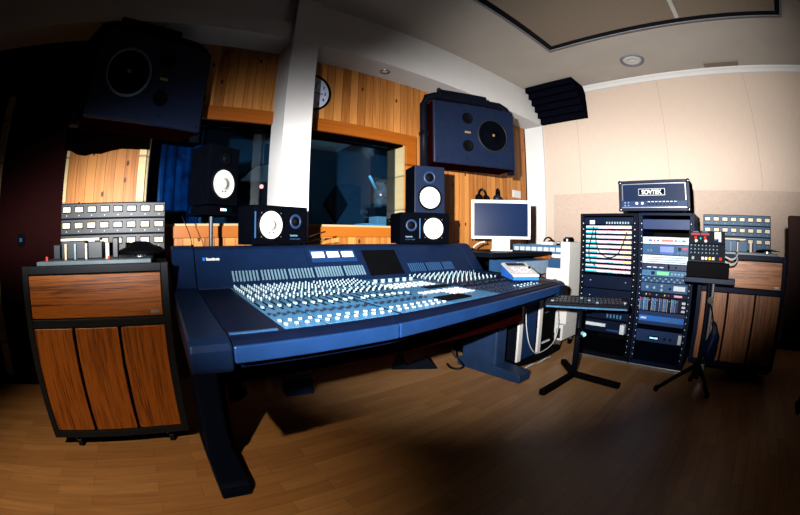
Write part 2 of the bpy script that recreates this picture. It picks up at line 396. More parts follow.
for v in jk.bm.verts: v.co += Vector((random.uniform(-.02, .02), random.uniform(-.02, .02), random.uniform(-.02, .02)))
thing(jk, 'draped_cloth', 'beige_cloth', 'crumpled grey cloth on a stand in the booth, right end of the window', 'cloth', loc=(2.45, 3.58, 1.30))
thing(MB().box(-.13, .13, -.12, .12, 0, 1.3, b=.01), 'booth_cabinet', 'booth_dark', 'tall dark cabinet under the grey cloth in the booth', 'cabinet', loc=(2.45, 3.60, 0))
t = empty('booth_mixer', (2.07, 3.06, 0), 0, 'small pale blue mixer on a stand just inside the right end of the window', 'mixer')
MB().box(-.24, .24, -.12, .12, 0, 1.0, b=.01).build('stand', 'booth_dark', t)
MB().box(-.22, .22, -.12, .1, 1.0, 1.09, b=.008).build('body', 'booth_cyan', t)
MB().box(-.08, .18, -.1, .05, 1.09, 1.16, b=.006).build('top_unit', 'facewhite', t)
for i in range(7): MB().cyl((-.19 + i * .06, -.12, 1.045), (0, -1, 0), .014, .02, 10).build('knob', 'knob_w', t)

# ------------------------------------------------------------------ ceiling and wall fittings
t = empty('ceiling_panel', (0, 0, ZC), 0, 'large framed cloth panel set in the ceiling, top right', 'ceiling panel')
fr = MB(); x0, x1, y0, y1 = .6, 2.93, -.97, 1.50
for a in ((x0, x1, y1 - .022, y1), (x0, x1, y0, y0 + .022), (x0, x0 + .022, y0 + .022, y1 - .022), (x1 - .022, x1, y0 + .022, y1 - .022)): fr.box(*a, -.035, 0, b=.004)
fr.build('frame', 'panel_frame', t)
inn = MB()
for a in ((x0 + .022, x1 - .022, y1 - .075, y1 - .022), (x0 + .022, x1 - .022, y0 + .022, y0 + .075), (x1 - .075, x1 - .022, y0 + .075, y1 - .075)): inn.box(*a, -.028, 0)
inn.build('inner_lip', 'dark', t)
MB().box(x0 + .022, x1 - .075, .135, y1 - .075, -.022, -.004).build('cloth_panel', 'panel_cloth', t)
MB().box(x0 + .022, x1 - .075, y0 + .075, .095, -.022, -.004).build('cloth_panel', 'panel_cloth', t)
MB().box(x0 + .022, x1 - .075, .095, .135, -.02, 0).build('joint_strip', 'white_plastic', t)
t = empty('ceiling_loudspeaker', (3.53, .805, ZC), 0, 'round metal fitting on the ceiling above the beige wall', 'ceiling speaker')
MB().lathe((0, 0, 0), (0, 0, -1), [(.14, 0), (.135, .012), (.115, .014), (.105, .002)]).build('ring', 'panel_frame', t)
MB().lathe((0, 0, 0), (0, 0, -1), [(.105, .002), (.07, .02), (.06, .01), (.03, .022), (0, .024)]).build('grille', 'white_paint', t)
thing(MB().box(-.05, .05, -.22, .22, -.012, 0, b=.003), 'ceiling_vent', 'panel_cloth', 'flat oblong plate on the ceiling next to the white cornice', 'vent', loc=(3.86, -.21, ZC))
t = empty('downlight', (1.676, 2.415, 2.39), 0, 'small recessed spot lamp under the white beam', 'lamp')
MB().lathe((0, 0, 0), (0, 0, -1), [(.045, 0), (.043, .006), (.032, .006), (.030, -.0)]).build('ring', 'steel', t)
MB().lathe((0, 0, 0), (0, 0, -1), [(.030, .001), (.018, .008), (0, .010)], 20).build('bulb', 'white_plastic', t)
t = empty('wall_vent', (-1.19, YB + .012, 2.02), 0, 'dark slatted vent high on the dark red wall', 'vent')
vb = MB().box(-.15, .15, -.012, 0, 0, .1, b=.003)
for i in range(5): vb.box(-.135, .135, -.018, -.01, .012 + i * .017, .02 + i * .017)
vb.build('grille', 'rubber', t); MB().box(-.19, .19, -.01, 0, -.035, -.022).build('ledge', 'red_wall', t)
thing(MB().box(-.03, .03, -.015, 0, -.04, .04, b=.003).m(1).box(-.012, .012, -.019, -.015, -.012, .012), 'wall_switch', ['rubber', 'rackmid'],
      'tiny wall switch on the dark red wall left of the tape machine', 'switch', loc=(-1.142, YB + .012, .977))
t = empty('wall_socket', (3.72, YB, 1.50), 0, 'white double wall socket on the pine boards beside the white corner strip', 'socket')
MB().box(-.085, .085, -.014, 0, -.045, .045, b=.004).build('plate', 'white_plastic', t)
for x in (-.042, .042): MB().cyl((x, -.0145, 0), (0, -1, 0), .022, .002, 20).m(1).cyl((x - .008, -.0165, 0), (0, -1, 0), .003, .001, 8).cyl((x + .008, -.0165, 0), (0, -1, 0), .003, .001, 8).build('outlet', ['white_paint', 'rubber'], t)
# clock
t = empty('wall_clock', (1.078, YB, 2.10), 0, 'round white wall clock on the pine boards, half hidden by the pillar', 'clock')
MB().lathe((0, 0, 0), (0, -1, 0), [(.155, 0), (.155, .025), (.148, .032), (.142, .03), (.140, .014)], 48).build('rim', 'rubber', t)
MB().cyl((0, 0, 0), (0, -1, 0), .141, .014, 48).build('dial', 'dial', t)
for h in range(1, 13):
    a = PI / 2 - h * PI / 6
    text(str(h), .036, 'black_text', t, (.108 * math.cos(a), -.0145, .108 * math.sin(a) - .013), name='numeral', bold=.0012, align='CENTER')
def hand(a, l, wd, nm):
    MB().box(-.012, l, -.0178, -.0168, -wd, wd, mtx=Matrix.Rotation(-a, 4, 'Y')).build(nm, 'rubber', t)
hand(PI / 2 - R(95), .085, .0035, 'hour_hand'); hand(PI / 2 - R(20), .115, .0025, 'minute_hand')
MB().cyl((0, -.014, 0), (0, -1, 0), .007, .006, 16).build('hub', 'rubber', t)
# corner foam
fm = MB(); A, B_ = Vector((3.63, ZC)), Vector((XR, 2.40)); nrm = Vector((B_.y - A.y, -(B_.x - A.x))).normalized()
if nrm.x > 0: nrm = -nrm
pts = [(XR, ZC)]; pts.append((A.x, A.y)); k = 6
for i in range(k):
    p = A.lerp(B_, (i + .5) / k) + nrm * .055; q = A.lerp(B_, (i + 1) / k)
    pts += [(p.x, p.y), (q.x, q.y)]
fm.prism(pts, 1.62, 2.27, 'Y')
thing(fm, 'foam_absorber', 'foam', 'black ridged foam wedge in the corner of ceiling and beige wall', 'acoustic foam')
# black sheet added as the shadow above the left boards
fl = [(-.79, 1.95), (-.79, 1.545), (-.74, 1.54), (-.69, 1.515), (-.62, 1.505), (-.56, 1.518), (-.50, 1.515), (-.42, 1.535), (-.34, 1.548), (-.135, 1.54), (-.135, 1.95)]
thing(MB().prism(fl, -.03, 0, 'Y'), 'shadow_sheet', 'matte', 'black sheet with ragged lower edge, added as a shadow on the pine boards, upper left', 'cloth', loc=(0, YB - .032, 0))
# headphones on hooks
def headphones(loc, label, m, rz, s=1.):
    t = empty('headphones', loc, rz, label, 'headphones', 'headphones hung on the pine boards')
    MB().tube([(.062 * s * math.cos(a), -.03, .075 * s * math.sin(a)) for a in [R(x) for x in range(0, 181, 12)]], .012 * s, 8).build('headband', 'rubber', t)
    for sx in (-1, 1):
        MB().lathe((sx * .05 * s, -.03, -.02), (sx, 0, 0), [(0, 0), (.04, 0), (.042, .015), (.035, .03), (0, .034)], 20).build('ear_cup', m, t)
    MB().cyl((0, 0, .07 * s), (0, -1, 0), .006, .05, 8).build('hook', 'steel', t)
headphones((3.03, YB, 1.405), 'black headphones on a hook above the left edge of the screen', 'rubber', 0)
headphones((3.30, YB, 1.42), 'blue black headphones on a hook above the middle of the screen', 'spk_blue', R(25), 1.2)

# ------------------------------------------------------------------ tape machines
def tape_machine(loc, rz, label, lift, tv, th, slate, frame, reel_h, bdx=0.):
    t = empty('tape_machine', loc, rz, label, 'tape machine', None)
    L = lift; hw = .3785
    fr = MB()
    for sx in (-1, 1): fr.box(sx * hw, sx * (hw - .034), 0, .022, .065 + L, .856 + L, b=.003)
    fr.box(-hw + .034, hw - .034, .001, .022, .820 + L, .855 + L, b=.003); fr.box(-hw + .034, hw - .034, .001, .022, .592 + L, .628 + L, b=.003)
    fr.box(-hw + .034, hw - .034, .001, .022, .065 + L, .10 + L, b=.003)
    for x in (-.2, 0, .2): fr.cyl((x, .002, .61 + L), (0, -1, 0), .006, .003, 10)
    fr.build('front_frame', frame, t)
    MB().box(-hw + .004, hw - .004, .024, .62, .065 + L, .85 + L).build('body', 'rubber', t)
    MB().box(-hw + .037, hw - .037, .004, .023, .632 + L, .814 + L, b=.003).build('upper_panel', th, t)
    for a, b in ((-.343, -.124), (-.108, .114), (.130, .343)):
        MB().box(a, b, .004, .023, .104 + L, .588 + L, b=.003).build('door', tv, t)
    MB().box(.285, .325, .0005, .004, .642 + L, .655 + L).build('badge', 'steel', t)
    MB().box(-hw + .05, hw - .02, .04, .60, .035 + L, .064 + L).build('plinth', 'rubber', t)
    for x in (-.245, .275):
        for y in (.05, .55):
            MB().cyl((x - .012, y, .028), (1, 0, 0), .028, .024, 16).m(1).box(x - .016, x + .016, y - .015, y + .015, .045, .066 + L).build('caster', ['grey_frame', 'steel'], t)
    MB().box(-.30, .30, .03, .57, .852 + L, .872 + L, b=.004).build('deck', 'deck_plate', t)
    for a, b, c, d, z in ((-.20, -.06, .18, .27, .955), (-.045, .035, .18, .27, .95), (-.255, -.215, .2, .26, .94), (.09, .12, .19, .25, .965)):
        MB().box(a, b, c, d, .872 + L, z + L, b=.004).build('head_block', slate, t)
    MB().box(-.20, .02, .17, .28, .956 + L, .966 + L, b=.002).build('head_cover', 'cream', t)
    for x, m in ((-.17, 'cream'), (-.115, 'knob_w'), (-.052, 'cream'), (.062, 'cream'), (.07, 'cream')):
        MB().cyl((x, .165, .872 + L), (0, 0, 1), .006, .07, 10).build('tape_guide', m, t)
    MB().cyl((-.262, .10, .872 + L), (0, 0, 1), .007, .018, 10).build('record_button', 'red', t)
    MB().cyl((.083, .10, .872 + L), (0, 0, 1), .006, .012, 10).build('stop_button', 'red', t)
    MB().lathe((.235, .29, .885 + L), (0, 0, 1), [(r_, h_ * reel_h) for r_, h_ in ((0, 0), (.125, 0), (.125, .01), (.12, .018), (.09, .03), (.05, .055), (.03, .06), (0, .06))], 40).build('reel', 'rubber', t)
    MB().cyl((.235, .29, .872 + L), (0, 0, 1), .04, .014, 20).build('turntable', 'steel', t)
    # meter bridge: three panels of eight meters
    MB().box(-.323 + bdx, .372 + bdx, .57, .64, .84 + L, 1.166 + L, b=.004).build('meter_bridge', 'rubber', t)
    for z0, z1 in ((1.074, 1.156), (.986, 1.068), (.876, .980)):
        p = MB().box(-.320 + bdx, .369 + bdx, .560, .571, z0 + .006 + L, z1 + .006 + L, b=.003).build('meter_panel', slate, t)
        zc = (z1 - .028) + L
        for k in range(8):
            x = -.2785 + bdx + k * .0872
            MB().box(x - .030, x + .030, .553, .561, zc - .019, zc + .019).m(1).box(x - .0252, x + .0252, .551, .5535, zc - .0135, zc + .0135) \
                .m(2).box(x - .014, x + .014, .5505, .5512, zc + .001, zc + .003).cyl((x, .561, zc - .033), (0, -1, 0), .004, .006, 8).build('vu_meter', ['rubber', 'cream', 'knob_w'], p)
    return t
tape_machine((-.3545, 1.635, 0), 0, 'large teak fronted tape machine on casters at the far left', 0, 'teak_v', 'teak_h', 'slate', 'grey_frame', 1.)
tape_machine((2.80, -.145, 0), -PI / 2, 'brown veneered tape machine by the beige wall, right of the equipment racks', .045, 'teak2_v', 'teak2_h', 'slate_blue', 'rack_black_blue', .25, -.065)

# ------------------------------------------------------------------ mixing console
con = empty('mixing_console', (0, 0, 0), 0, 'long dark blue studio mixing console on two broad feet', 'mixing console')
cheek = [(.935, .600), (.922, .612), (.917, .668), (.928, .684), (.96, .693), (1.78, .718), (1.925, .898), (1.95, .912), (1.98, .915), (2.16, .915), (2.16, .60)]
def cheek_part(x0, x1):
    o = MB().prism(cheek, x0, x1).build('side_cheek', 'navy', con)
    bv = o.modifiers.new('Bevel', 'BEVEL'); bv.width = .012; bv.segments = 3; bv.limit_method = 'ANGLE'; bv.angle_limit = R(40)
cheek_part(.05, .172); cheek_part(2.052, 2.165)
hood = [(1.78, .700), (1.78, .716), (1.925, .893), (1.945, .905), (1.975, .909), (2.155, .909), (2.155, .700)]
HM = [(.175, .797), (.801, 1.444), (1.448, 2.048)]
hoods = []
for a, b in HM:
    o = MB().prism(hood, a, b).build('meter_hood', 'navy', con); hoods.append(o)
hv = Vector((0, .145, .177)).normalized(); hn = Vector((0, -.177, .145)).normalized()
def HF(x, v, h=0.): return Vector((x, 1.78, .716)) + hv * v + hn * h
Hrot = Matrix((Vector((1, 0, 0)), hv, hn)).transposed().to_4x4()      # local x, up the face, out of it
def on_hood(mb, x0, x1, v0, v1, h0, h1, b=0.): return mb.box(x0, x1, v0, v1, h0, h1, b=b, mtx=Matrix.Translation(Vector((0, 1.78, .716))) @ Hrot)
bars = [.365 + i * .0184 + (i // 8) * .008 for i in range(24)]
for i, x in enumerate(bars): on_hood(MB(), x - .0046, x + .0046, .030, .092, -.001, .003).build('level_meter', 'meter_dim', hoods[0])
for i in range(18):
    x = .832 + i * .0168 + (i // 10) * .012
    on_hood(MB(), x - .005, x + .005, .030, .096, -.001, .003).build('level_meter', 'meter_dim', hoods[1])
for i in range(22):
    x = 1.476 + i * .0172 + (i // 8) * .012
    on_hood(MB(), x - .0045, x + .0045, .030, .094, -.001, .002).build('level_meter', 'rackmid', hoods[2])
on_hood(MB(), .825, 1.115, .128, .212, -.002, .002, b=.001).build('meter_plate', 'rail', hoods[1])
for x in (.872, .967, 1.062): on_hood(MB(), x - .038, x + .038, .158, .198, .001, .005, b=.001).build('vu_meter', 'cream', hoods[1])
on_hood(MB(), 1.165, 1.415, .02, .205, -.002, .002, b=.001).build('display_screen', 'rubber', hoods[1])
lt = text('Soundtracs', .024, 'white_plastic', hoods[0], HF(.234, .163, .0008), (math.atan2(hv.z, hv.y), 0, 0), 'logo_lettering', bold=.0011, sx=.66)
on_hood(MB(), .214, .228, .162, .180, 0, .002).build('logo_mark', 'blue_pl', hoods[0])
# work surface
sl = .0205
def SZ(y): return .695 + sl * (y - 1.0)
Srot = Matrix.Rotation(math.atan(sl), 4, 'X')
for a, b in ((.172, .70), (.70, 2.052)): MB().prism([(.965, .60), (.965, .6943), (1.785, .7112), (1.785, .60)], a, b).build('work_surface', 'pad', con)
for a, b in ((.173, .700), (.705, 2.05)):
    MB().prism([(.925, .630), (.925, .676), (.936, .685), (.966, .6915), (.966, .63)], a, b).build('armrest', 'pad', con)
    MB().box(a, b, .912, .926, .630, .677, b=.004).build('front_rail', 'rail', con)
def surf(mb, x0, x1, y0, y1, h0, h1, b=0.):
    mt = Matrix.Translation(Vector((0, 1.0, .695))) @ Srot
    return mb.box(x0, x1, y0 - 1.0, y1 - 1.0, h0, h1, b=b, mtx=mt)
surf(MB(), .174, .318, .968, .982, -.001, .004, b=.001).build('highlight_strip', 'rackmid', con)  # lighter strip put in as the highlight along the armrest edge
chan = []
xx = .337
for g, n, p in ((0, 12, .0345), (1, 8, .0345), (2, 12, .041)):
    for i in range(n):
        chan.append((xx + p / 2, p, g)); xx += p
    xx += .012 if g == 0 else .36
chx = [c[0] for c in chan]
# strips in groups of four channels
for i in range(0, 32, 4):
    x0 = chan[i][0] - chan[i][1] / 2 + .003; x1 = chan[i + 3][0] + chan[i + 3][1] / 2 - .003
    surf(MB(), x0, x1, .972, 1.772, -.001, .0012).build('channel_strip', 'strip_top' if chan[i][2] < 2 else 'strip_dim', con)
mx0, mx1 = chan[19][0] + .02, chan[20][0] - .023
surf(MB(), mx0, mx1, .972, 1.772, -.001, .0012).build('master_panel', 'strip_top', con)
def dist(x, y): return math.hypot(x, y)
knobs, caps, btns = [], [], []
for x, p, g in chan:
    for k in range(9): knobs.append((x, 1.745 - k * .040 if k < 6 else 1.72 - k * .042, g))
    caps.append((x, random.choice((1.27, 1.265, 1.28, 1.255)), g))
    btns += [(x - .006, 1.155, 0, g), (x + .006, 1.135, 0, g), (x - .003, 1.055, 1, g), (x + .002, 1.01, 1, g)]
def knob_mb(mb, x, y):
    z = SZ(y) + .003
    return mb.cyl((x, y, z), (0, 0, 1), .0075, .005, 10, .0065).m(1).cyl((x, y, z + .005), (0, 0, 1), .0046, .012, 10, .0040).m(0)
knobs.sort(key=lambda k: dist(k[0], k[1])); 
for x, y, g in knobs[:100]: knob_mb(MB(), x, y).build('knob', ['knob_d', 'knob_w'], con)
rest = MB()
for x, y, g in knobs[100:]: knob_mb(rest, x, y)
rest.build('knobs', ['knob_d', 'knob_w'], con, kind='stuff', label='far rows of small pale knobs')
for x, y, g in caps:
    s = MB(); surf(s, x - .003, x + .003, 1.225, 1.365, .002, .0045); s.build('fader_slot', 'rubber', con)
    z = SZ(y) + .004
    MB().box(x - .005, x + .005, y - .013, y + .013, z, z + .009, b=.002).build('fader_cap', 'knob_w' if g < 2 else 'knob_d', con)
btns.sort(key=lambda k: dist(k[0], k[1]))
def btn_mb(mb, b): return mb.box(b[0] - .0042, b[0] + .0042, b[1] - .006, b[1] + .006, SZ(b[1]) + .002, SZ(b[1]) + .008)
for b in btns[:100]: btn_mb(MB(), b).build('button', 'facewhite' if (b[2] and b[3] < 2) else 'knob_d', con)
rest = MB()
for b in btns[100:]: rest.m(1 if b[2] else 0); btn_mb(rest, b)
rest.build('buttons', ['knob_d', 'knob_w'], con, kind='stuff', label='far rows of small buttons')
# master section: white key blocks, dark pad, knobs
W = mx1 - mx0
kb = []
for j in range(5):
    for i in range(7):
        kb.append((mx0 + .05 + i * .042, 1.12 + j * .030))
for j in range(4):
    for i in range(7): kb.append((mx0 + .03 + i * .044, 1.42 + j * .036))
kb = [q for q in kb if not (q[0] < mx0 + .15 and q[1] < 1.2)]
for x, y in kb: MB().box(x - .012, x + .012, y - .0075, y + .0075, SZ(y) + .001, SZ(y) + .006, b=.001).build('key', 'facewhite', con)
surf(MB(), mx0 + .0, mx0 + .17, 1.01, 1.10, .003, .008, b=.002).build('touch_pad', 'rubber', con)
surf(MB(), mx0 + .16, mx1 - .02, 1.30, 1.37, .003, .006, b=.001).build('label_plate', 'rubber', con)
for i in range(6): MB().cyl((mx0 + .05 + i * .05, 1.63, SZ(1.63)), (0, 0, 1), .012, .02, 14).build('master_knob', 'knob_w', con)
for i in range(12):
    x = chx[20 + i]
    MB().cyl((x, 1.60, SZ(1.6)), (.15, .2, 1), .003, .033, 8).build('toggle', 'meter_dim', con)
# the right half of the desk front runs back at a slight angle
def warp(v):
    f = min(1., max(0., (1.78 - v.y) / .86))
    v.y += .108 * max(0., v.x - .70) * f
for o in con.children:
    for q in o.data.vertices: warp(q.co)
MB().box(.20, 1.96, 1.30, 2.15, .56, .60).build('underframe', 'maroon', con)
# legs and feet
def leg(x0, x1, yf):
    MB().box(x0 + .008, x1 - .008, yf + .22, yf + .54, .06, .60, b=.012).build('leg', 'navy_light' if x0 > 1 else 'leg_shaded', con)  # left leg darker, right lighter: shading put into the paint
    ft = MB().prism([(yf, .0), (yf, .055), (yf + .02, .066), (yf + .25, .082), (yf + .54, .082), (yf + .58, .06), (yf + .58, 0)], x0, x1).build('foot', 'navy_light' if x0 > 1 else 'leg_shaded', con)
    bv = ft.modifiers.new('Bevel', 'BEVEL'); bv.width = .006; bv.segments = 2
leg(.07, .19, 1.15); leg(1.965, 2.10, 1.26)
MB().box(.19, 1.965, 1.28, 1.30, .43, .60).build('modesty_panel', 'maroon', con)
MB().box(.19, .22, 1.42, 1.98, .10, .56).build('inner_panel', 'maroon', con)
# gooseneck lamps standing on the hood
def goose(x, y, pts, label, m='cable_d'):
    t = empty('gooseneck_lamp', (x, y, .909), 0, label, 'lamp')
    MB().cyl((0, 0, 0), (0, 0, 1), .008, .010, 12).build('base', 'rubber', t)
    MB().tube(catmull(pts), .0026, 6).build('stem', m, t)
    q = Vector(pts[-1]); MB().cyl(q, Vector(pts[-1]) - Vector(pts[-2]), .0045, .03, 10).build('lamp_head', 'rubber', t)
goose(.855, 2.10, [(0, 0, .0), (.03, 0, .035), (.08, -.02, .06), (.12, -.03, .072)], 'thin black gooseneck lamp on the console hood right of the pillar')
goose(.90, 2.13, [(0, 0, .0), (.04, 0, .022), (.09, 0, .032), (.13, 0, .034)], 'low second gooseneck lamp on the console hood right of the pillar')
goose(.18, 2.12, [(0, 0, .0), (-.01, 0, .05), (-.03, 0, .10), (-.05, 0, .14)], 'thin black gooseneck lamp at the left end of the console hood')

# ------------------------------------------------------------------ small loudspeakers
def driver(parent, x, z, y, r, cone_m, surround_m='rubber', name='woofer', dome=.38):
    MB().lathe((x, y, z), (0, -1, 0), [(r * 1.2, 0), (r * 1.19, .004), (r * 1.06, .005), (r * 1.04, .003), (r * 1.0, .0035)], 40).build(name + '_ring', surround_m, parent)
    o = MB().lathe((x, y, z), (0, -1, 0), [(r * 1.03, .0015), (r * .98, .006), (r * .93, .002), (r * dome, -.0), (r * dome, .001), (r * dome * .7, .008), (0, .012)], 40).build(name, cone_m, parent)
    return o
def small_speaker(loc, rz, w, h, dp, wf, tw, label, group=None, flat=False, dark=False):
    t = empty('studio_monitor', loc, rz, label, 'loudspeaker', group)
    MB().box(-w / 2, w / 2, .004, dp, 0, h, b=.004).build('cabinet', 'spk', t)
    MB().box(-w / 2 + .002, w / 2 - .002, 0, .006, .002, h - .002, b=.002).build('front_panel', 'spk' if flat or dark else 'spk_blue', t)
    wo = driver(t, wf[0], wf[1], 0, wf[2], 'cone')
    for sx in (-1, 1): MB().cyl((wf[0] + sx * .012, -.0035, wf[1] - wf[2] * .55), (0, -1, 0), .0035, .003, 8).build('dust_mark', 'rubber', wo)
    MB().lathe((tw[0], 0, tw[1]), (0, -1, 0), [(tw[2] * 1.5, 0), (tw[2] * 1.48, .004), (tw[2] * 1.1, .006), (tw[2], .002)], 32).build('tweeter_ring', 'navy_light' if not dark else 'spk', t)
    MB().lathe((tw[0], 0, tw[1]), (0, -1, 0), [(tw[2], .002), (tw[2] * .55, .001), (tw[2] * .5, .006), (tw[2] * .3, .011), (0, .013)], 24).build('tweeter', 'rubber', t)
    if flat:
        sx = -1 if wf[0] < 0 else 1
        xx = wf[0] - wf[2] * 1.3 - .006
        MB().box(xx - .004, xx + .004, -.003, .002, wf[1] - .07, wf[1] + .07, b=.001).build('edge_strip', 'rackmid', t)
        x0 = .055 if sx < 0 else -.15
        text('YAMAHA', .013, 'meter_dim', t, (x0, -.0008, .044), name='logo_lettering', bold=.0006)
        text('NS-10M STUDIO', .010, 'rackmid', t, (x0, -.0008, .026), name='model_lettering')
        for a in range(4):
            an = PI / 4 + a * PI / 2
            MB().cyl((wf[0] + .09 * math.cos(an), -.001, wf[1] + .09 * math.sin(an)), (0, -1, 0), .004, .003, 8).build('screw', 'steel', t)
    return t
small_speaker((.675, 1.945, .915), R(16), .365, .212, .19, (-.075, .106, .074), (.095, .128, .028), 'black loudspeaker lying on its side on the console, at the foot of the pillar', flat=True)
small_speaker((1.725, 1.955, .912), R(-20), .37, .218, .25, (.06, .108, .074), (-.105, .128, .028), 'black loudspeaker lying on its side on the console, under an upright one', flat=True)
small_speaker((1.775, 1.965, 1.1305), R(-20), .235, .345, .21, (0, .112, .077), (-.002, .26, .032), 'upright black loudspeaker stacked on top of a lying one')
small_speaker((.352, 2.06, 1.135), R(30), .225, .335, .19, (0, .118, .078), (0, .262, .030), 'upright black loudspeaker on a pole stand, left of the pillar', dark=True)
t = empty('speaker_stand', (.302, 2.185, 0), 0, 'slim pole stand behind the console carrying the left loudspeaker', 'stand')
MB().cyl((0, 0, 0), (0, 0, 1), .16, .02, 32).build('base', 'rubber', t)
MB().cyl((0, 0, .02), (0, 0, 1), .013, 1.06, 16).build('pole', 'stand_blue', t)
MB().box(-.12, .12, -.10, .10, 1.08, 1.095, b=.003, mtx=Matrix.Rotation(R(30), 4, 'Z')).box(-.1, .1, -.08, .08, 1.095, 1.135, b=.004, mtx=Matrix.Rotation(R(30), 4, 'Z')).build('top_plate', 'spk', t)
MB().box(.03, .05, -.086, -.079, 1.108, 1.120, mtx=Matrix.Rotation(R(30), 4, 'Z')).build('indicator', 'led_cyan', t)
MB().box(.008, .028, -.086, -.079, 1.108, 1.120, mtx=Matrix.Rotation(R(30), 4, 'Z')).build('indicator', 'led_red', t)

# ------------------------------------------------------------------ large wall monitors
def main_monitor(loc, rz, label, mir):
    t = empty('wall_loudspeaker', loc, rz, label, 'loudspeaker', None)
    w, h, dp = .80, .56, .30
    def X(x): return (w - x if mir else x) - w / 2
    MB().box(-w / 2, w / 2, .02, dp, 0, h, b=.006).build('cabinet', 'maroon', t)
    MB().box(-w / 2, w / 2, 0, .03, 0, h, b=.012).build('front_panel', 'spk_blue', t)
    cx, cz, r = X(.567), .295, .140
    MB().lathe((cx, 0, cz), (0, -1, 0), [(r * 1.12, -.002), (r * 1.12, .006), (r * 1.02, .008), (r, .002)], 56).build('woofer_ring', 'grey_frame' if not mir else 'deck_plate', t)
    MB().lathe((cx, 0, cz), (0, -1, 0), [(r, .002), (r * .93, .006), (r * .86, -.001 + .002), (r * .3, .0008), (r * .28, .006), (0, .012)], 56).build('woofer', 'spk', t)
    MB().cyl((cx, -.012, cz), (0, -1, 0), .012, .004, 16).build('woofer_cap', 'gold', t)
    for z in (.425, .17): MB().lathe((X(.316), 0, z), (0, -1, 0), [(.052, -.001), (.052, .004), (.044, .005), (.04, .0012), (0, .0010)], 28).build('port', 'rubber', t)
    MB().box(X(.316) - .028, X(.316) + .028, -.002, .001, .285, .302).build('badge', 'gold', t)
    for x, z in ((.03, .03), (.77, .03), (.03, .53), (.77, .53), (.30, .06), (.30, .50)): MB().cyl((X(x), -.0005, z), (0, -1, 0), .005, .003, 8).build('screw', 'rubber', t)
    return t
ML = main_monitor((1.973 + .45 * .929, 2.206 - .45 * .37, 1.578), R(-21.7), 'big blue black wall loudspeaker at the right of the window', False)
MR = main_monitor((-.17, 2.12, 1.60), R(22), 'big dark wall loudspeaker in shadow at the upper left', True)
def yoke(loc, rz, label, sx):
    t = empty('speaker_bracket', loc, rz, label, 'bracket')
    W2, H = .435, .655
    pts = [(-W2, .14, -.02), (-W2, .14, .3), (-W2, .14, H - .1), (-W2 + .03, .14, H - .03), (-W2 + .1, .14, H), (0, .14, H), (W2 - .1, .14, H), (W2 - .03, .14, H - .03), (W2, .14, H - .1), (W2, .14, .3), (W2, .14, -.02)]
    MB().tube(pts, .036, 10).build('yoke_frame', 'dark', t)
    for q in (-1, 1): MB().cyl((q * (W2 + .03), .14, .28), (-q, 0, 0), .035, .062, 16).build('pivot_knob', 'rubber', t)
    MB().box(-.30, .18, .10, .18, H + .0, H + .06, b=.008).build('top_bar', 'dark', t)
    MB().tube([(-.26, .14, H + .03), (-.24, .26, H + .12)], .025, 8).build('wall_arm', 'dark', t)
yoke((1.973 + .45 * .929, 2.206 - .45 * .37, 1.578), R(-21.7), 'black tubular bracket around the wall loudspeaker right of the window', 1)
yoke((-.17, 2.12, 1.60), R(22), 'black tubular bracket around the shadowed wall loudspeaker', -1)

# ------------------------------------------------------------------ computer corner
t = empty('side_desk', (0, 0, 0), 0, 'low dark desk behind the right end of the console', 'desk')
MB().box(2.20, 3.15, 1.73, 2.45, .81, .845, b=.004).build('desk_top', 'dark', t)
MB().box(3.12, 3.148, 1.735, 2.44, .0, .81, b=.002).build('side_panel', 'teak_v', t)
MB().box(2.205, 2.23, 1.92, 2.44, .0, .81, b=.002).build('side_panel', 'dark', t)
MB().box(2.23, 3.12, 1.80, 2.44, .56, .575).build('shelf', 'dark', t)
MB().box(2.23, 3.12, 2.43, 2.445, .575, .81).build('back_panel', 'dark', t)
t = empty('audio_unit', (2.82, 1.74, .576), 0, 'grey blue electronic unit on the shelf of the dark desk', 'audio unit')
MB().box(-.27, .27, 0, .30, .06, .20, b=.006).build('body', 'rackmid', t)
MB().box(-.265, .265, -.012, .004, .068, .19, b=.004).build('front_panel', 'unit_face', t)
for i in range(6): MB().box(-.1 + i * .055, -.07 + i * .055, -.014, -.011, .03, .05).build('foot_key', 'knob_w', t)
for x in (-.2, .2): MB().box(x - .02, x + .02, .05, .25, 0, .06).build('foot', 'rubber', t)
# screen
mc = (2.74, 2.05)
t = empty('computer_screen', (mc[0], mc[1], .845), R(-49), 'wide computer screen in a white frame on the dark desk', 'computer screen')
sw, z0, z1 = .278, .108, .468
fr = MB()
fr.box(-sw, sw, 0, .03, z1 - .030, z1, b=.004).box(-sw, sw, 0, .03, z0, z0 + .026, b=.004).box(-sw, -sw + .026, 0, .03, z0 + .026, z1 - .03, b=.003).box(sw - .026, sw, 0, .03, z0 + .026, z1 - .03, b=.003)
fr.build('bezel', 'white_plastic', t)
MB().box(-sw + .026, sw - .026, .008, .014, z0 + .026, z1 - .03).build('display', 'screen', t)
MB().box(-sw + .02, sw - .02, .014, .05, z0 + .02, z1 - .02, b=.008).build('back_shell', 'white_plastic', t)
MB().box(-.085, .085, .02, .05, .012, .16, b=.004).build('stand', 'white_plastic', t)
MB().box(-.10, .10, -.08, .09, 0, .012, b=.004).build('stand_foot', 'white_plastic', t)
o = MB().tube(catmull([(-.15, .06, .08), (-.20, .03, .07), (-.245, 0, .04), (-.27, -.02, .006)]), .008, 8).build('screen_cable', 'white_plastic', t)
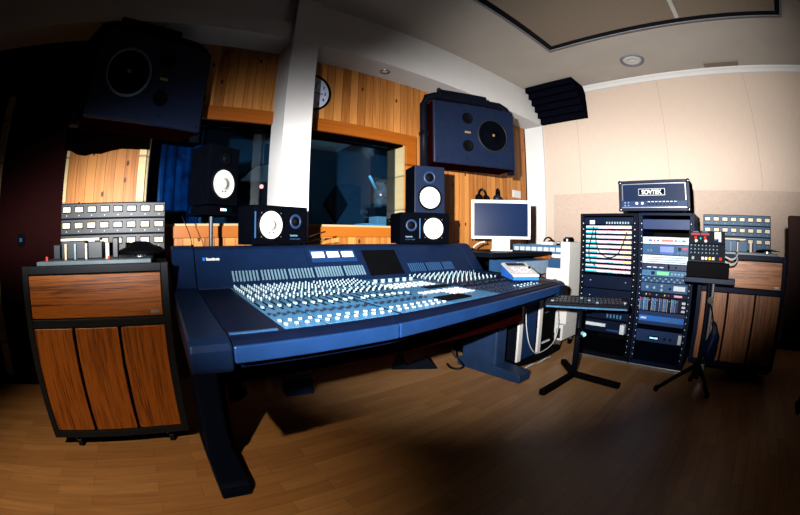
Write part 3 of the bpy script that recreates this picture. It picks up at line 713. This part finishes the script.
# white trolley with drawers
t = empty('white_trolley', (0, 0, 0), 0, 'white equipment trolley on casters left of the racks', 'trolley')
MB().box(2.88, 3.14, 1.405, 1.495, .23, .94, b=.006).build('upright', 'white_plastic', t)
MB().box(2.84, 3.14, 1.41, 1.49, .09, .23, b=.006).build('foot_panel', 'white_plastic', t)
MB().box(2.838, 2.842, 1.43, 1.47, .11, .20).build('foot_recess', 'grey_frame', t)
MB().box(3.02, 3.60, 1.50, 1.715, .10, .70, b=.005).build('drawer_unit', 'white_plastic', t)
for z in (.12, .31, .50): MB().box(3.008, 3.021, 1.505, 1.71, z, z + .18, b=.003).m(1).box(3.003, 3.009, 1.59, 1.63, z + .085, z + .1).build('drawer', ['white_plastic', 'grey_frame'], t)
MB().box(3.05, 3.60, 1.50, 1.715, .70, .78).build('blue_bay', 'rackmid', t)
MB().box(3.18, 3.60, 1.42, 2.36, .785, .82, b=.004).build('top_shelf', 'white_plastic', t)
MB().box(3.16, 3.18, 1.42, 1.72, .785, .82).build('shelf_edge', 'white_plastic', t)
MB().box(3.19, 3.59, 2.30, 2.34, .06, .785).build('rear_leg', 'white_plastic', t)
for x, y in ((2.86, 1.45), (3.10, 1.45), (3.5, 1.6), (3.25, 2.32), (3.55, 2.32)):
    MB().cyl((x, y - .012, .03), (0, 1, 0), .03, .024, 16).m(1).box(x - .015, x + .015, y - .02, y + .02, .05, .10).build('caster', ['rubber', 'steel'], t)
t = empty('keyboard_unit', (3.20, 1.93, .82), -PI / 2, 'long pale blue unit with a row of white keys on the trolley', 'audio unit')
MB().box(-.31, .31, 0, .24, 0, .085, b=.006).build('body', 'strip', t)
for i in range(8): MB().box(-.285 + i * .072, -.228 + i * .072, -.006, .002, .020, .062, b=.002).build('key', 'facewhite', t)
t = empty('headphone_box', (3.30, 1.86, .905), -PI / 2, 'white box with a black arched handle on the long pale unit', 'box')
MB().box(-.07, .07, -.03, .04, 0, .03, b=.003).build('box', 'white_plastic', t)
MB().tube([(.05 * math.cos(R(a)), 0, .028 + .045 * math.sin(R(a))) for a in range(0, 181, 15)], .009, 8).build('handle', 'rubber', t)
for i, (y, l) in enumerate(((1.74, 'small black and white cup nearest the white box on the pale unit'), (1.695, 'small black and white cup in the middle of three on the pale unit'), (1.65, 'small black and white cup at the right end of the pale unit'))):
    t = empty('cup', (3.30, y, .905), 0, l, 'cup', 'cups on the pale unit')
    MB().lathe((0, 0, 0), (0, 0, 1), [(0, 0), (.017, 0), (.02, .035), (.017, .035), (.015, .004), (0, .004)], 16).build('body', 'white_plastic' if i == 1 else 'rubber', t)
    MB().lathe((0, 0, .018), (0, 0, 1), [(.0192, 0), (.0205, .0), (.0212, .01), (.0200, .01)], 16).build('band', 'rubber' if i == 1 else 'white_plastic', t)
t = empty('black_gadget', (2.96, 1.45, .94), -PI / 2, 'small black device with white stripe on top of the white trolley upright', 'device')
MB().box(-.042, .03, -.04, .05, 0, .03, b=.004).box(-.035, .025, -.02, .04, .03, .042, b=.003).build('body', 'rubber', t); MB().box(-.008, .008, -.042, -.039, .004, .026).build('stripe', 'white_plastic', t)
# computers under the console
t = empty('computer_dolly', (2.47, 1.64, 0), 0, 'flat black dolly carrying two computers beside the console foot', 'dolly')
MB().box(-.31, .31, -.225, .23, .035, .052, b=.006).build('platform', 'rubber', t)
MB().tube(catmull([(-.30, -.225, .05), (-.1, -.25, .045), (.2, -.25, .045), (.31, -.21, .05), (.315, .1, .05)]), .014, 8).build('rim', 'rubber', t)
for x in (-.26, .26):
    for y in (-.18, .18): MB().cyl((x - .01, y, .018), (1, 0, 0), .018, .02, 12).build('caster', 'steel', t)
for x, l, m in ((2.315, 'white edged computer tower nearest the console foot', 'rackblue'), (2.60, 'white edged computer tower on the right of the dolly', 'rubber')):
    t = empty('computer_tower', (x, 1.45, .0525), 0, l, 'computer', 'computers under the console')
    MB().box(-.125, .125, .01, .38, 0, .44, b=.006).build('case', 'dark', t)
    MB().box(-.125, -.072, -.006, .012, 0, .44, b=.004).build('side_strip', 'white_plastic', t)
    MB().box(-.070, .122, 0, .012, .004, .436, b=.003).build('front_panel', m, t)
    if m == 'rubber':
        for k in range(4): MB().box(-.05 + k * .036, -.025 + k * .036, -.004, .002, .07, .085).build('port', 'facewhite', t)
        MB().box(-.03, .03, -.003, .002, .32, .327).build('drive_slot', 'steel', t)
thing(MB().tube(catmull([(2.235, 1.425, .46), (2.24, 1.415, .33), (2.27, 1.40, .20), (2.35, 1.395, .11), (2.45, 1.395, .085), (2.60, 1.395, .10), (2.70, 1.40, .15), (2.745, 1.41, .25), (2.75, 1.43, .40), (2.74, 1.44, .55)]), .0042, 8),
      'white_cable', 'cable', 'pale cable looping in front of the two computers', 'cable')
thing(MB().tube(catmull([(2.22, 1.38, .02), (2.3, 1.37, .03), (2.4, 1.375, .015), (2.5, 1.37, .025), (2.6, 1.375, .015)]), .006, 8), 'floor_cable', 'cable', 'pale tangled cable lying in front of the dolly', 'cable')
thing(MB().tube(catmull([(1.90, 1.88, .008), (1.86, 1.80, .008), (1.88, 1.74, .012), (1.93, 1.74, .02), (1.945, 1.80, .05), (1.93, 1.85, .10), (1.94, 1.9, .25)]), .008, 8), 'black_cable', 'cable_d', 'black cable curled behind the right console foot', 'cable')
thing(MB().prism([(0, 0), (.30, 0), (.22, .09)], -.02, .02, 'Y').prism([(-.04, 0), (.08, 0), (.03, .18)], -.02, .02, 'Y'), 'stand_base', 'dark', 'black angular stand base on the floor under the console', 'stand', loc=(1.55, 2.05, 0), rot=(0, 0, R(-35)))
t = empty('junction_box', (.76, 2.02, 0), R(-8), 'small grey box on the floor in the shade under the console', 'box')
MB().box(-.09, .09, -.05, .05, 0, .10, b=.004).build('case', 'strip_dim', t); MB().box(-.06, .06, -.053, -.049, .02, .08).build('front_panel', 'navy_light', t)
# remote on the console
t = empty('console_remote', (1.845, 1.185, .709), R(-39), 'white and blue wedge shaped remote lying on the console', 'remote control')
MB().prism([(0, .004), (0, .024), (.29, .074), (.30, .070), (.30, .004)], -.08, .08).build('lower_shell', 'blue_pl', t)
MB().prism([(.0, .0245), (.0, .036), (.29, .088), (.30, .082), (.30, .0725), (.29, .0745)], -.082, .082).build('top_shell', 'white_plastic', t)
sr = math.atan2(.052, .29); rm = Matrix.Translation((0, 0, .0362)) @ Matrix.Rotation(sr, 4, 'X')
MB().box(-.062, .062, .215, .275, 0, .003, mtx=rm).build('display', 'grey_frame', t)
for j in range(3):
    for i in range(4): MB().box(-.055 + i * .03, -.033 + i * .03, .06 + j * .045, .08 + j * .045, 0, .004, mtx=rm).build('button', 'facewhite' if (i + j) % 3 else 'pink', t)
MB().cyl(rm @ Vector((.066, .15, 0)), (0, -.1, 1), .008, .012, 10).build('knob', 'rubber', t)

# ------------------------------------------------------------------ equipment racks
XF = 2.85
def rack(yc, w, h, label, m, dp=.55):
    t = empty('equipment_rack', (XF, yc, 0), -PI / 2, label, 'equipment rack')
    hw = w / 2
    for sx in (-1, 1):
        MB().box(sx * hw, sx * (hw - .018), 0, dp, .02, h, b=.003).build('side_panel', m, t)
        rl = MB().box(sx * (hw - .018), sx * (hw - .036), .004, .02, .04, h - .02)
        rl.m(1)
        for k in range(22): rl.cyl((sx * (hw - .027), .004, .09 + k * .048), (0, -1, 0), .0042, .002, 8)
        rl.build('rack_rail', [m, 'facewhite'], t)
    MB().box(-hw + .018, hw - .018, 0, dp, h - .02, h, b=.002).build('top_panel', m, t)
    MB().box(-hw + .018, hw - .018, .004, dp, .02, .05).build('bottom_panel', m, t)
    MB().box(-hw + .018, hw - .018, dp - .02, dp, .05, h - .02).build('back_panel', 'rubber', t)
    MB().box(-hw, hw, .01, dp, 0, .02).build('plinth', 'rubber', t)
    MB().box(-hw, hw, -.004, .01, 0, .016, b=.003).build('kick_strip', 'steel', t)
    return t
rack(1.026, .52, 1.175, 'black rack filled with coloured patch strips, left of the two racks', 'dark')
rack(.520, .48, 1.178, 'dark blue rack of audio units under the amplifier', 'rack_black_blue')
def unit(yc, z0, z1, label, m, w=.402, dp=.30, group='rack units in the blue rack', name='rack_unit', cat='rack unit'):
    t = empty(name, (XF, yc, z0), -PI / 2, label, cat, group)
    h = z1 - z0
    MB().box(-w / 2 + .006, w / 2 - .006, .008, dp, .002, h - .002).build('chassis', 'rackdark', t)
    MB().box(-w / 2, w / 2, 0, .008, .001, h - .001, b=.0015).build('faceplate', m, t)
    return t
def bx(t, x0, x1, z0, z1, m, name, y0=-.003): return MB().box(x0, x1, y0, .001, z0, z1).build(name, m, t)
def kn(t, x, z, r, m, name='knob', l=.012): return MB().cyl((x, 0, z), (0, -1, 0), r, l, 14, r * .85).build(name, m, t)
RY = .520
u = unit(RY, 1.055, 1.13, 'plain blue blank plate at the top of the blue rack', 'rackblue')
u = unit(RY, .946, 1.0, 'pale unit with red and blue lamps near the top of the blue rack', 'facewhite')
for x, wd, m in ((-.135, .03, 'blue_pl'), (-.10, .012, 'red'), (-.07, .02, 'blue_pl'), (.08, .02, 'blue_pl'), (.115, .008, 'red'), (.15, .03, 'blue_pl')): bx(u, x - wd / 2, x + wd / 2, .02, .034, m, 'lamp')
bx(u, -.04, .06, .019, .036, 'disp_red', 'display')
u = unit(RY, .868, .944, 'blue unit with a large dark blue display in the blue rack', 'rackmid')
bx(u, -.05, .065, .020, .062, 'disp_blue', 'display'); bx(u, -.045, .06, .006, .014, 'strip', 'key_row')
for x in (-.15, -.125): kn(u, x, .03, .014, 'strip')
kn(u, .115, .045, .014, 'rackdark')
for x in (.15, .172): bx(u, x - .008, x + .008, .045, .058, 'red', 'button')
for x in (.10, .13, .16): bx(u, x - .008, x + .008, .012, .022, 'strip', 'button')
u = unit(RY, .802, .866, 'white unit with rows of fine holes in the blue rack', 'facewhite')
for j in range(3): bx(u, -.17, .17, .012 + j * .016, .016 + j * .016, 'strip', 'hole_row', -.0006)
u = unit(RY, .757, .800, 'slate unit with three pale slots in the blue rack', 'strip_dim')
for x in (-.14, -.09, -.035): bx(u, x - .018, x + .018, .014, .022, 'facewhite', 'slot')
bx(u, .02, .035, .006, .038, 'rubber', 'switch'); kn(u, .09, .022, .007, 'rubber')
u = unit(RY, .708, .755, 'blue unit with a green lit display in the blue rack', 'strip')
bx(u, -.07, .03, .012, .036, 'led_green', 'display'); bx(u, -.12, -.09, .012, .036, 'rackdark', 'window')
for i in range(5): kn(u, .06 + i * .03, .024, .009, 'knob_w')
u = unit(RY, .662, .706, 'blue unit with two rows of little white knobs in the blue rack', 'rackmid')
for i in range(16):
    for j in range(2): kn(u, -.185 + i * .0245, .013 + j * .018, .006, 'knob_w' if (i + j) % 2 else 'knob_d')
u = unit(RY, .590, .660, 'blue unit with four round white knobs in the blue rack', 'rackmid')
for x, z in ((-.145, .035), (-.085, .034), (-.02, .05), (-.02, .02)): kn(u, x, z, .012, 'knob_w')
kn(u, .05, .032, .01, 'rubber'); bx(u, .08, .18, .02, .055, 'facewhite', 'label_plate')
u = unit(RY, .552, .588, 'dark strip with coloured lamps and a pink label in the blue rack', 'rackdark')
for x, m in ((-.15, 'yellow'), (-.12, 'red'), (-.06, 'knob_w'), (.01, 'yellow'), (.04, 'red')): bx(u, x - .005, x + .005, .014, .024, m, 'lamp')
bx(u, .09, .16, .012, .026, 'pink', 'label_plate')
u = unit(RY, .445, .550, 'cage of upright modules with white edges in the blue rack', 'rackdark')
for i in range(10):
    x = -.185 + i * .034
    MB().box(x - .012, x + .012, -.004, .001, .006, .099).build('module', ('rackmid', 'strip', 'rackdark', 'strip', 'rackblue')[i % 5], u)
    MB().box(x - .015, x - .0125, -.008, .001, .004, .101).build('module_edge', 'facewhite' if i % 3 else 'pink', u)
    kn(u, x, .086, .005, 'red' if i in (0, 5, 6) else 'knob_w')
for z in (.02, .05, .08): bx(u, .165, .195, z - .008, z + .008, 'facewhite', 'terminal', -.012)
u = unit(RY, .338, .443, 'blue blank unit with a bright stripe, below the module cage', 'rackblue')
bx(u, -.195, .195, .030, .072, 'blue_pl', 'stripe'); bx(u, -.18, -.13, .044, .058, 'facewhite', 'label_plate', -.0036); bx(u, .02, .17, .044, .056, 'strip', 'label_plate', -.0036)
u = unit(RY, .205, .300, 'lowest dark unit with blue display and a white end in the blue rack', 'rackblue')
bx(u, -.09, .0, .022, .05, 'rackdark', 'window'); bx(u, -.08, -.045, .03, .04, 'led_cyan', 'display', -.0036); bx(u, -.04, -.01, .03, .04, 'led_cyan', 'display', -.0036)
MB().box(.17, .2, -.03, .001, .015, .085, b=.003).build('end_handle', 'facewhite', u); kn(u, .05, .036, .012, 'rackdark'); kn(u, .1, .036, .012, 'rackdark')
LY = 1.026
names = ['topmost', 'second', 'third', 'fourth', 'fifth', 'sixth', 'seventh', 'eighth', 'ninth', 'lowest']
u = unit(LY, 1.088, 1.145, 'dark jack panel with white labels above the coloured strips', 'rackdark', w=.44, group='panels in the black rack')
bx(u, -.17, -.125, .002, .032, 'facewhite', 'label_plate')
for i in range(9): bx(u, -.02 + i * .024, -.008 + i * .024, .004, .02, 'knob_w', 'jack')
for i, nm in enumerate(names):
    z1 = 1.085 - i * .0385
    u = unit(LY, z1 - .036, z1, nm + ' coloured patch strip counted down the black rack', 'rackdark', w=.44, group='patch strips in the black rack', name='patch_strip', cat='patch strip')
    bx(u, -.205, .205, .006, .027, 'facewhite', 'label_strip', -.0015)
    bx(u, -.205, -.10 if i else -.09, .006, .017, 'cyan', 'tape', -.0022)
    bx(u, -.205, .205, .024, .028, 'pink', 'line', -.002)
    if i < 8: bx(u, .12, .205, .016, .023, 'yellow', 'tape', -.0022)
    bx(u, -.02, .05, .008, .013, 'cyan' if i % 2 else 'pink', 'tape', -.0024)
    bx(u, .06, .2, .009, .012, 'pink', 'line', -.0024)
for i, (z0, z1, l) in enumerate(((.58, .685, 'black blank panel just below the coloured patch strips'), (.46, .575, 'black panel behind the keyboard in the black rack'))):
    u = unit(LY, z0, z1, l, 'rackdark', w=.44, group='panels in the black rack')
    for x in (-.15, .17): kn(u, x, .06, .005, 'knob_w')
u = unit(LY, .335, .45, 'dark unit with pale plates below the keyboard in the black rack', 'rackdark', w=.44, group='panels in the black rack')
bx(u, -.10, -.03, .05, .085, 'strip', 'label_plate')
for i in range(5): bx(u, .02 + i * .03, .035 + i * .03, .015, .045, 'strip', 'key')
u = unit(LY, .225, .325, 'dark unit with a white bar and white end in the black rack', 'rackdark', w=.44, group='panels in the black rack')
bx(u, -.16, .02, .05, .075, 'facewhite', 'bar', -.02); MB().box(.165, .205, -.05, .001, .015, .09, b=.003).build('end_handle', 'facewhite', u); bx(u, .03, .16, .02, .03, 'rackmid', 'line')
def pcable(pts, label):
    thing(MB().tube(catmull(pts), .004, 6), 'patch_cable', 'cable_d', label, 'cable', 'patch cables on the black rack')
pcable([(XF - .005, 1.14, 1.04), (XF - .03, 1.135, .99), (XF - .035, 1.10, .88), (XF - .035, 1.02, .83), (XF - .035, .93, .86), (XF - .03, .87, .98), (XF - .005, .86, 1.03)], 'black patch cable hanging in a wide loop over the coloured strips')
pcable([(XF - .005, 1.16, 1.07), (XF - .03, 1.165, 1.0), (XF - .035, 1.19, .90), (XF - .03, 1.18, .80), (XF - .005, 1.14, .76)], 'black patch cable running down the left of the coloured strips')
# amplifier head
t = empty('amplifier_head', (2.90, .632, 1.19), R(-91), 'black guitar amplifier head with white name plate on top of the racks', 'amplifier')
for x in (-.26, .26):
    for y in (.04, .20): MB().cyl((x, y, -.011), (0, 0, 1), .016, .017, 14).build('foot', 'rubber', t)
MB().box(-.315, .315, .012, .24, .006, .245, b=.012).build('case', 'spk', t)
MB().box(-.315, .315, 0, .016, .006, .03, b=.004).box(-.315, .315, 0, .016, .222, .245, b=.004).box(-.315, -.288, 0, .016, .03, .222, b=.003).box(.288, .315, 0, .016, .03, .222, b=.003).build('front_frame', 'spk_blue', t)
MB().box(-.287, .287, .004, .014, .085, .221).build('front_panel', 'navy', t)
pp = MB()
pp.box(-.283, .283, -.001, .006, .213, .219).box(-.283, -.276, -.001, .006, .088, .213).box(.276, .283, -.001, .006, .088, .213).box(-.287, .287, -.002, .006, .030, .037)
pp.build('piping', 'steel', t)
MB().box(-.287, .287, .003, .013, .038, .084).build('control_plate', 'rackblue', t)
for i in range(2): kn(t, -.255 + i * .03, .048, .006, 'knob_w', 'jack'); kn(t, -.255 + i * .03, .07, .006, 'knob_w', 'jack')
for x in (-.15, -.10): MB().cyl((x, .003, .064), (0, -1, 0), .011, .018, 14).build('switch', 'white_plastic', t)
for i in range(8): kn(t, -.045 + i * .033, .06, .011, 'knob_d', 'knob', .018); bx(t, -.055 + i * .033, -.035 + i * .033, .074, .080, 'facewhite', 'dial_mark')
MB().box(-.135, .10, -.002, .006, .125, .178, b=.002).build('name_plate', 'facewhite', t)
MB().box(-.131, .096, -.004, -.001, .129, .174).build('name_plate_inlay', 'rubber', t)
text('SOVTEK', .045, 'white_plastic', t, (-.0175, -.0046, .1355), name='name_lettering', bold=.0012, sx=1.08, align='CENTER')
for x in (-.303, .303):
    for z in (.018, .233): MB().lathe((x, .008, z), (0, -1, 0), [(0, .012), (.010, .011), (.016, .006), (.017, 0)], 16).build('corner_cap', 'chrome', t)
MB().tube(catmull([(-.09, .12, .245), (-.07, .12, .252), (.07, .12, .252), (.09, .12, .245)]), .008, 8).build('handle', 'rubber', t)

# ------------------------------------------------------------------ keyboard on a stand
t = empty('keyboard_stand', (2.34, 1.03, 0), 0, 'black tripod stand with straight flat feet in front of the racks', 'stand')
for i, (x, y) in enumerate(((-.44, .01), (-.035, -.385), (.21, .20))):
    d = Vector((x, y, 0)); a = math.atan2(y, x)
    MB().box(0, d.length, -.022, .022, .0, .04, b=.008, mtx=Matrix.Rotation(a, 4, 'Z')).build('leg', 'rubber', t)
MB().tube([(0, 0, .02), (.015, .01, .30), (.02, .012, .50)], .022, 12).build('pole', 'dark', t)
MB().cyl((.01, .0, .33), (-.7, -.7, 0), .03, .05, 12).m(1).cyl((.0, -.02, .33), (-.7, -.7, 0), .014, .07, 10).build('clamp', ['rubber', 'booth_cyan'], t)
MB().box(-.1, .1, -.09, .09, .50, .510, b=.003).build('tray', 'dark', t)
t = empty('remote_keyboard', (2.318, .972, .535), R(-67), 'black flat keyboard with a bright front edge on the tripod stand', 'keyboard')
kr = Matrix.Rotation(R(4), 4, 'X')
MB().box(-.29, .29, -.13, .13, .0, .035, b=.008, mtx=Matrix.Translation((0, 0, -.008)) @ kr).build('body', 'dark', t)
MB().box(-.275, .275, -.139, -.129, .008, .018, mtx=Matrix.Translation((0, 0, -.008)) @ kr).build('front_edge', 'strip', t)
for j in range(3):
    for i in range(18):
        x = -.24 + i * .028; y = -.07 + j * .06
        MB().box(x - .010, x + .010, y - .012, y + .012, .034, .040, mtx=Matrix.Translation((0, 0, -.008)) @ kr).build('key', 'knob_d' if (i * 7 + j * 3) % 11 else 'knob_w', t)
MB().cyl(Matrix.Translation((0, 0, -.008)) @ kr @ Vector((-.275, .10, .03)), (0, 0, 1), .010, .014, 12).build('knob', 'knob_w', t)
MB().cyl(Matrix.Translation((0, 0, -.008)) @ kr @ Vector((.265, -.05, .03)), (0, 0, 1), .018, .012, 16).build('knob', 'steel', t)

# ------------------------------------------------------------------ remote on a pole at the right
t = empty('remote_stand', (2.50, .12, 0), 0, 'black pole stand with angled feet holding the button remote', 'stand')
for x, y in ((-.10, .27), (-.06, -.12), (.20, .05)):
    MB().tube([(0, 0, .20), (x * .6, y * .6, .10), (x, y, .02)], .014, 8).build('leg', 'rubber', t)
    MB().cyl((x - .012, y, .02), (1, 0, 0), .02, .024, 12).build('foot', 'rubber', t)
MB().cyl((0, 0, .10), (0, 0, 1), .020, .62, 14).build('pole', 'dark', t)
MB().cyl((-.01, -.03, .30), (0, 0, 1), .011, .44, 12).build('side_pole', 'steel', t)
MB().cyl((-.02, -.02, .62), (-1, 0, 0), .022, .04, 12).build('clamp', 'chrome', t)
MB().box(-.04, .05, -.19, .19, .72, .755, b=.004).build('cross_bar', 'navy', t)
MB().box(-.08, .08, -.14, .17, .755, .85, b=.006).build('cradle', 'rubber', t)
t = empty('button_remote', (2.435, .148, .852), R(-86), 'charcoal remote control with rows of round buttons, in front of the right tape machine', 'remote control')
tr = Matrix.Rotation(R(-22), 4, 'X')     # face leans back
MB().box(-.135, .135, 0, .035, 0, .205, b=.005, mtx=tr).build('case', 'grey_frame', t)
def rb(x0, x1, z0, z1, m, nm, h=.005): return MB().box(x0, x1, -h, .001, z0, z1, mtx=tr).build(nm, m, t)
def rk(x, z, r, m, nm='button'): return MB().cyl(tr @ Vector((x, 0, z)), tr.to_3x3() @ Vector((0, -1, 0)), r, .006, 12).build(nm, m, t)
rb(-.133, .133, .115, .119, 'rubber', 'groove', .001)
for x in (-.085, -.015): rb(x - .032, x + .032, .172, .186, 'disp_red', 'display'); rb(x - .02, x + .02, .192, .198, 'strip', 'label_plate'); rk(x + .0, .155, .009, 'red'); rk(x + .005, .134, .010, 'white_plastic', 'knob')
rk(-.048, .150, .006, 'cyan'); rb(.055, .105, .150, .196, 'white_plastic', 'key_pad'); rb(.055, .07, .140, .149, 'blue_pl', 'button'); rb(.085, .105, .132, .148, 'white_plastic', 'button')
for j in range(3):
    for i in range(8): rk(-.105 + i * .027, .098 - j * .024, .0085, 'knob_d'); rb(-.118 + i * .027, -.110 + i * .027, .100 - j * .024, .108 - j * .024, 'knob_w', 'lamp', .003)
for x, m in ((-.03, 'white_plastic'), (-.005, 'white_plastic'), (.022, 'yellow'), (.047, 'white_plastic'), (.1, 'red'), (-.1, 'knob_w')): rb(x - .009, x + .009, .012, .030, m, 'transport_key')
for i, (dz, l) in enumerate(((0, 'upper'), (-.03, 'lower'))):
    thing(MB().tube(catmull([(2.47, .02, .89 + dz), (2.46, -.03, .875 + dz), (2.47, -.065, .885 + dz), (2.52, -.08, .91 + dz), (2.6, -.07, .93 + dz)]), .006, 8), 'remote_cable', 'cable', l + ' of the two pale cables at the right of the button remote', 'cable', 'cables of the button remote')
bg = MB(); bg.lathe((0, 0, 0), (0, 0, -1), [(0, 0), (.016, .004), (.022, .03), (.045, .09), (.06, .16), (.055, .21), (.03, .245), (0, .25)], 20)
for v in bg.bm.verts:
    a = math.atan2(v.co.y, v.co.x); k_ = 1 + .3 * math.sin(a * 4 + v.co.z * 26) + random.uniform(-.1, .1); v.co.x *= k_; v.co.y *= k_ * .8; v.co.y += .1 * v.co.z + .02 * math.sin(v.co.z * 25)
t = empty('cloth_bag', (2.42, .06, .50), 0, 'dark shiny cloth bag hanging on the pole below the button remote', 'bag')
bg.build('bag', 'rack_black_blue', t); MB().tube([(0, 0, -.004), (.02, .02, .06), (.055, .04, .10)], .006, 6).build('strap', 'rubber', t)

# padded screen at the right edge
t = empty('padded_screen', (2.40, -.46, 0), R(-4), 'tall brown padded screen standing at the far right edge', 'acoustic screen')
MB().box(0, .06, -.60, 0, .40, 1.145, b=.012).build('padded_panel', 'brown_cloth', t)
for y in (-.55, -.30): MB().box(.03, .055, y - .015, y + .015, .03, .41).box(-.02, .14, y - .015, y + .015, 0, .03, b=.004).build('leg', 'matte', t)

# ------------------------------------------------------------------ light
def spot(name, loc, target, power, col, size, blend, rad, sc=(1, 1), roll=0):
    l = bpy.data.lights.new(name, 'SPOT'); l.energy = power; l.color = col; l.spot_size = R(size); l.spot_blend = blend; l.shadow_soft_size = rad
    o = bpy.data.objects.new(name, l); C.objects.link(o); o.location = loc
    o.rotation_euler = ((Vector(target) - Vector(loc)).to_track_quat('-Z', 'Y').to_matrix() @ Matrix.Rotation(R(roll), 3, 'Z')).to_euler(); o.scale = (sc[0], sc[1], 1)
    return o
spot('flash_lamp', (-.45, 0, 1.12), (1.15, 2.05, 1.31), 1500, (1., .98, .97), 146, .8, .025, (1., .128), 5)
spot('flash_lamp', (-.45, 0, 1.125), (3.9, 1.95, 1.42), 2300, (1., .965, .93), 104, 1., .025, (1., .50), 23)
spot('ceiling_lamp', (-1.45, -1.2, 2.72), (-.45, 1.2, 0), 850, (1., .74, .44), 40, 1., .04)
bl = bpy.data.lights.new('booth_fill', 'POINT'); bl.energy = 14; bl.color = (.7, .88, 1.); bl.shadow_soft_size = .08  # fill light added to brighten the booth, no such lamp seen there
bo = bpy.data.objects.new('booth_fill', bl); C.objects.link(bo); bo.location = (2.0, 3.15, 1.85)
wd = bpy.data.worlds.new('World'); bpy.context.scene.world = wd; wd.use_nodes = True
wd.node_tree.nodes['Background'].inputs[0].default_value = (.3, .4, .6, 1); wd.node_tree.nodes['Background'].inputs[1].default_value = .01

# ------------------------------------------------------------------ camera: 16 mm full-frame fisheye
F, PITCH, ROLL, A0 = 369.9, -.0524, .0068, R(37.5)
v = Vector((math.sin(ROLL) * math.cos(PITCH), math.cos(ROLL) * math.cos(PITCH), math.sin(PITCH)))
fw = (Vector((0, 0, 1)) - v * v.z).normalized(); rt = v.cross(fw)
def room(k):
    dx, dy, dz = rt[k], fw[k], v[k]
    return Vector((dx * math.cos(A0) + dy * math.sin(A0), -dx * math.sin(A0) + dy * math.cos(A0), dz))
rx, ry, rz = room(0), room(1), room(2)
cam = bpy.data.cameras.new('camera'); co = bpy.data.objects.new('camera', cam); C.objects.link(co)
mw = Matrix((rx, ry, -rz)).transposed().to_4x4(); mw.translation = (0, 0, .95); co.matrix_world = mw
cam.type = 'PANO'; cam.sensor_width = 36.; cam.clip_start = .01
for holder in (cam, getattr(cam, 'cycles', None)):
    if holder is not None and hasattr(holder, 'panorama_type'):
        holder.panorama_type = 'FISHEYE_EQUISOLID'; holder.fisheye_lens = F / 800 * 36; holder.fisheye_fov = R(180)
sc = bpy.context.scene; sc.camera = co
sc.view_settings.view_transform = 'Standard'; sc.view_settings.look = 'None'; sc.view_settings.gamma = 1.; sc.view_settings.use_curve_mapping = False
sc.view_settings.exposure = 0.
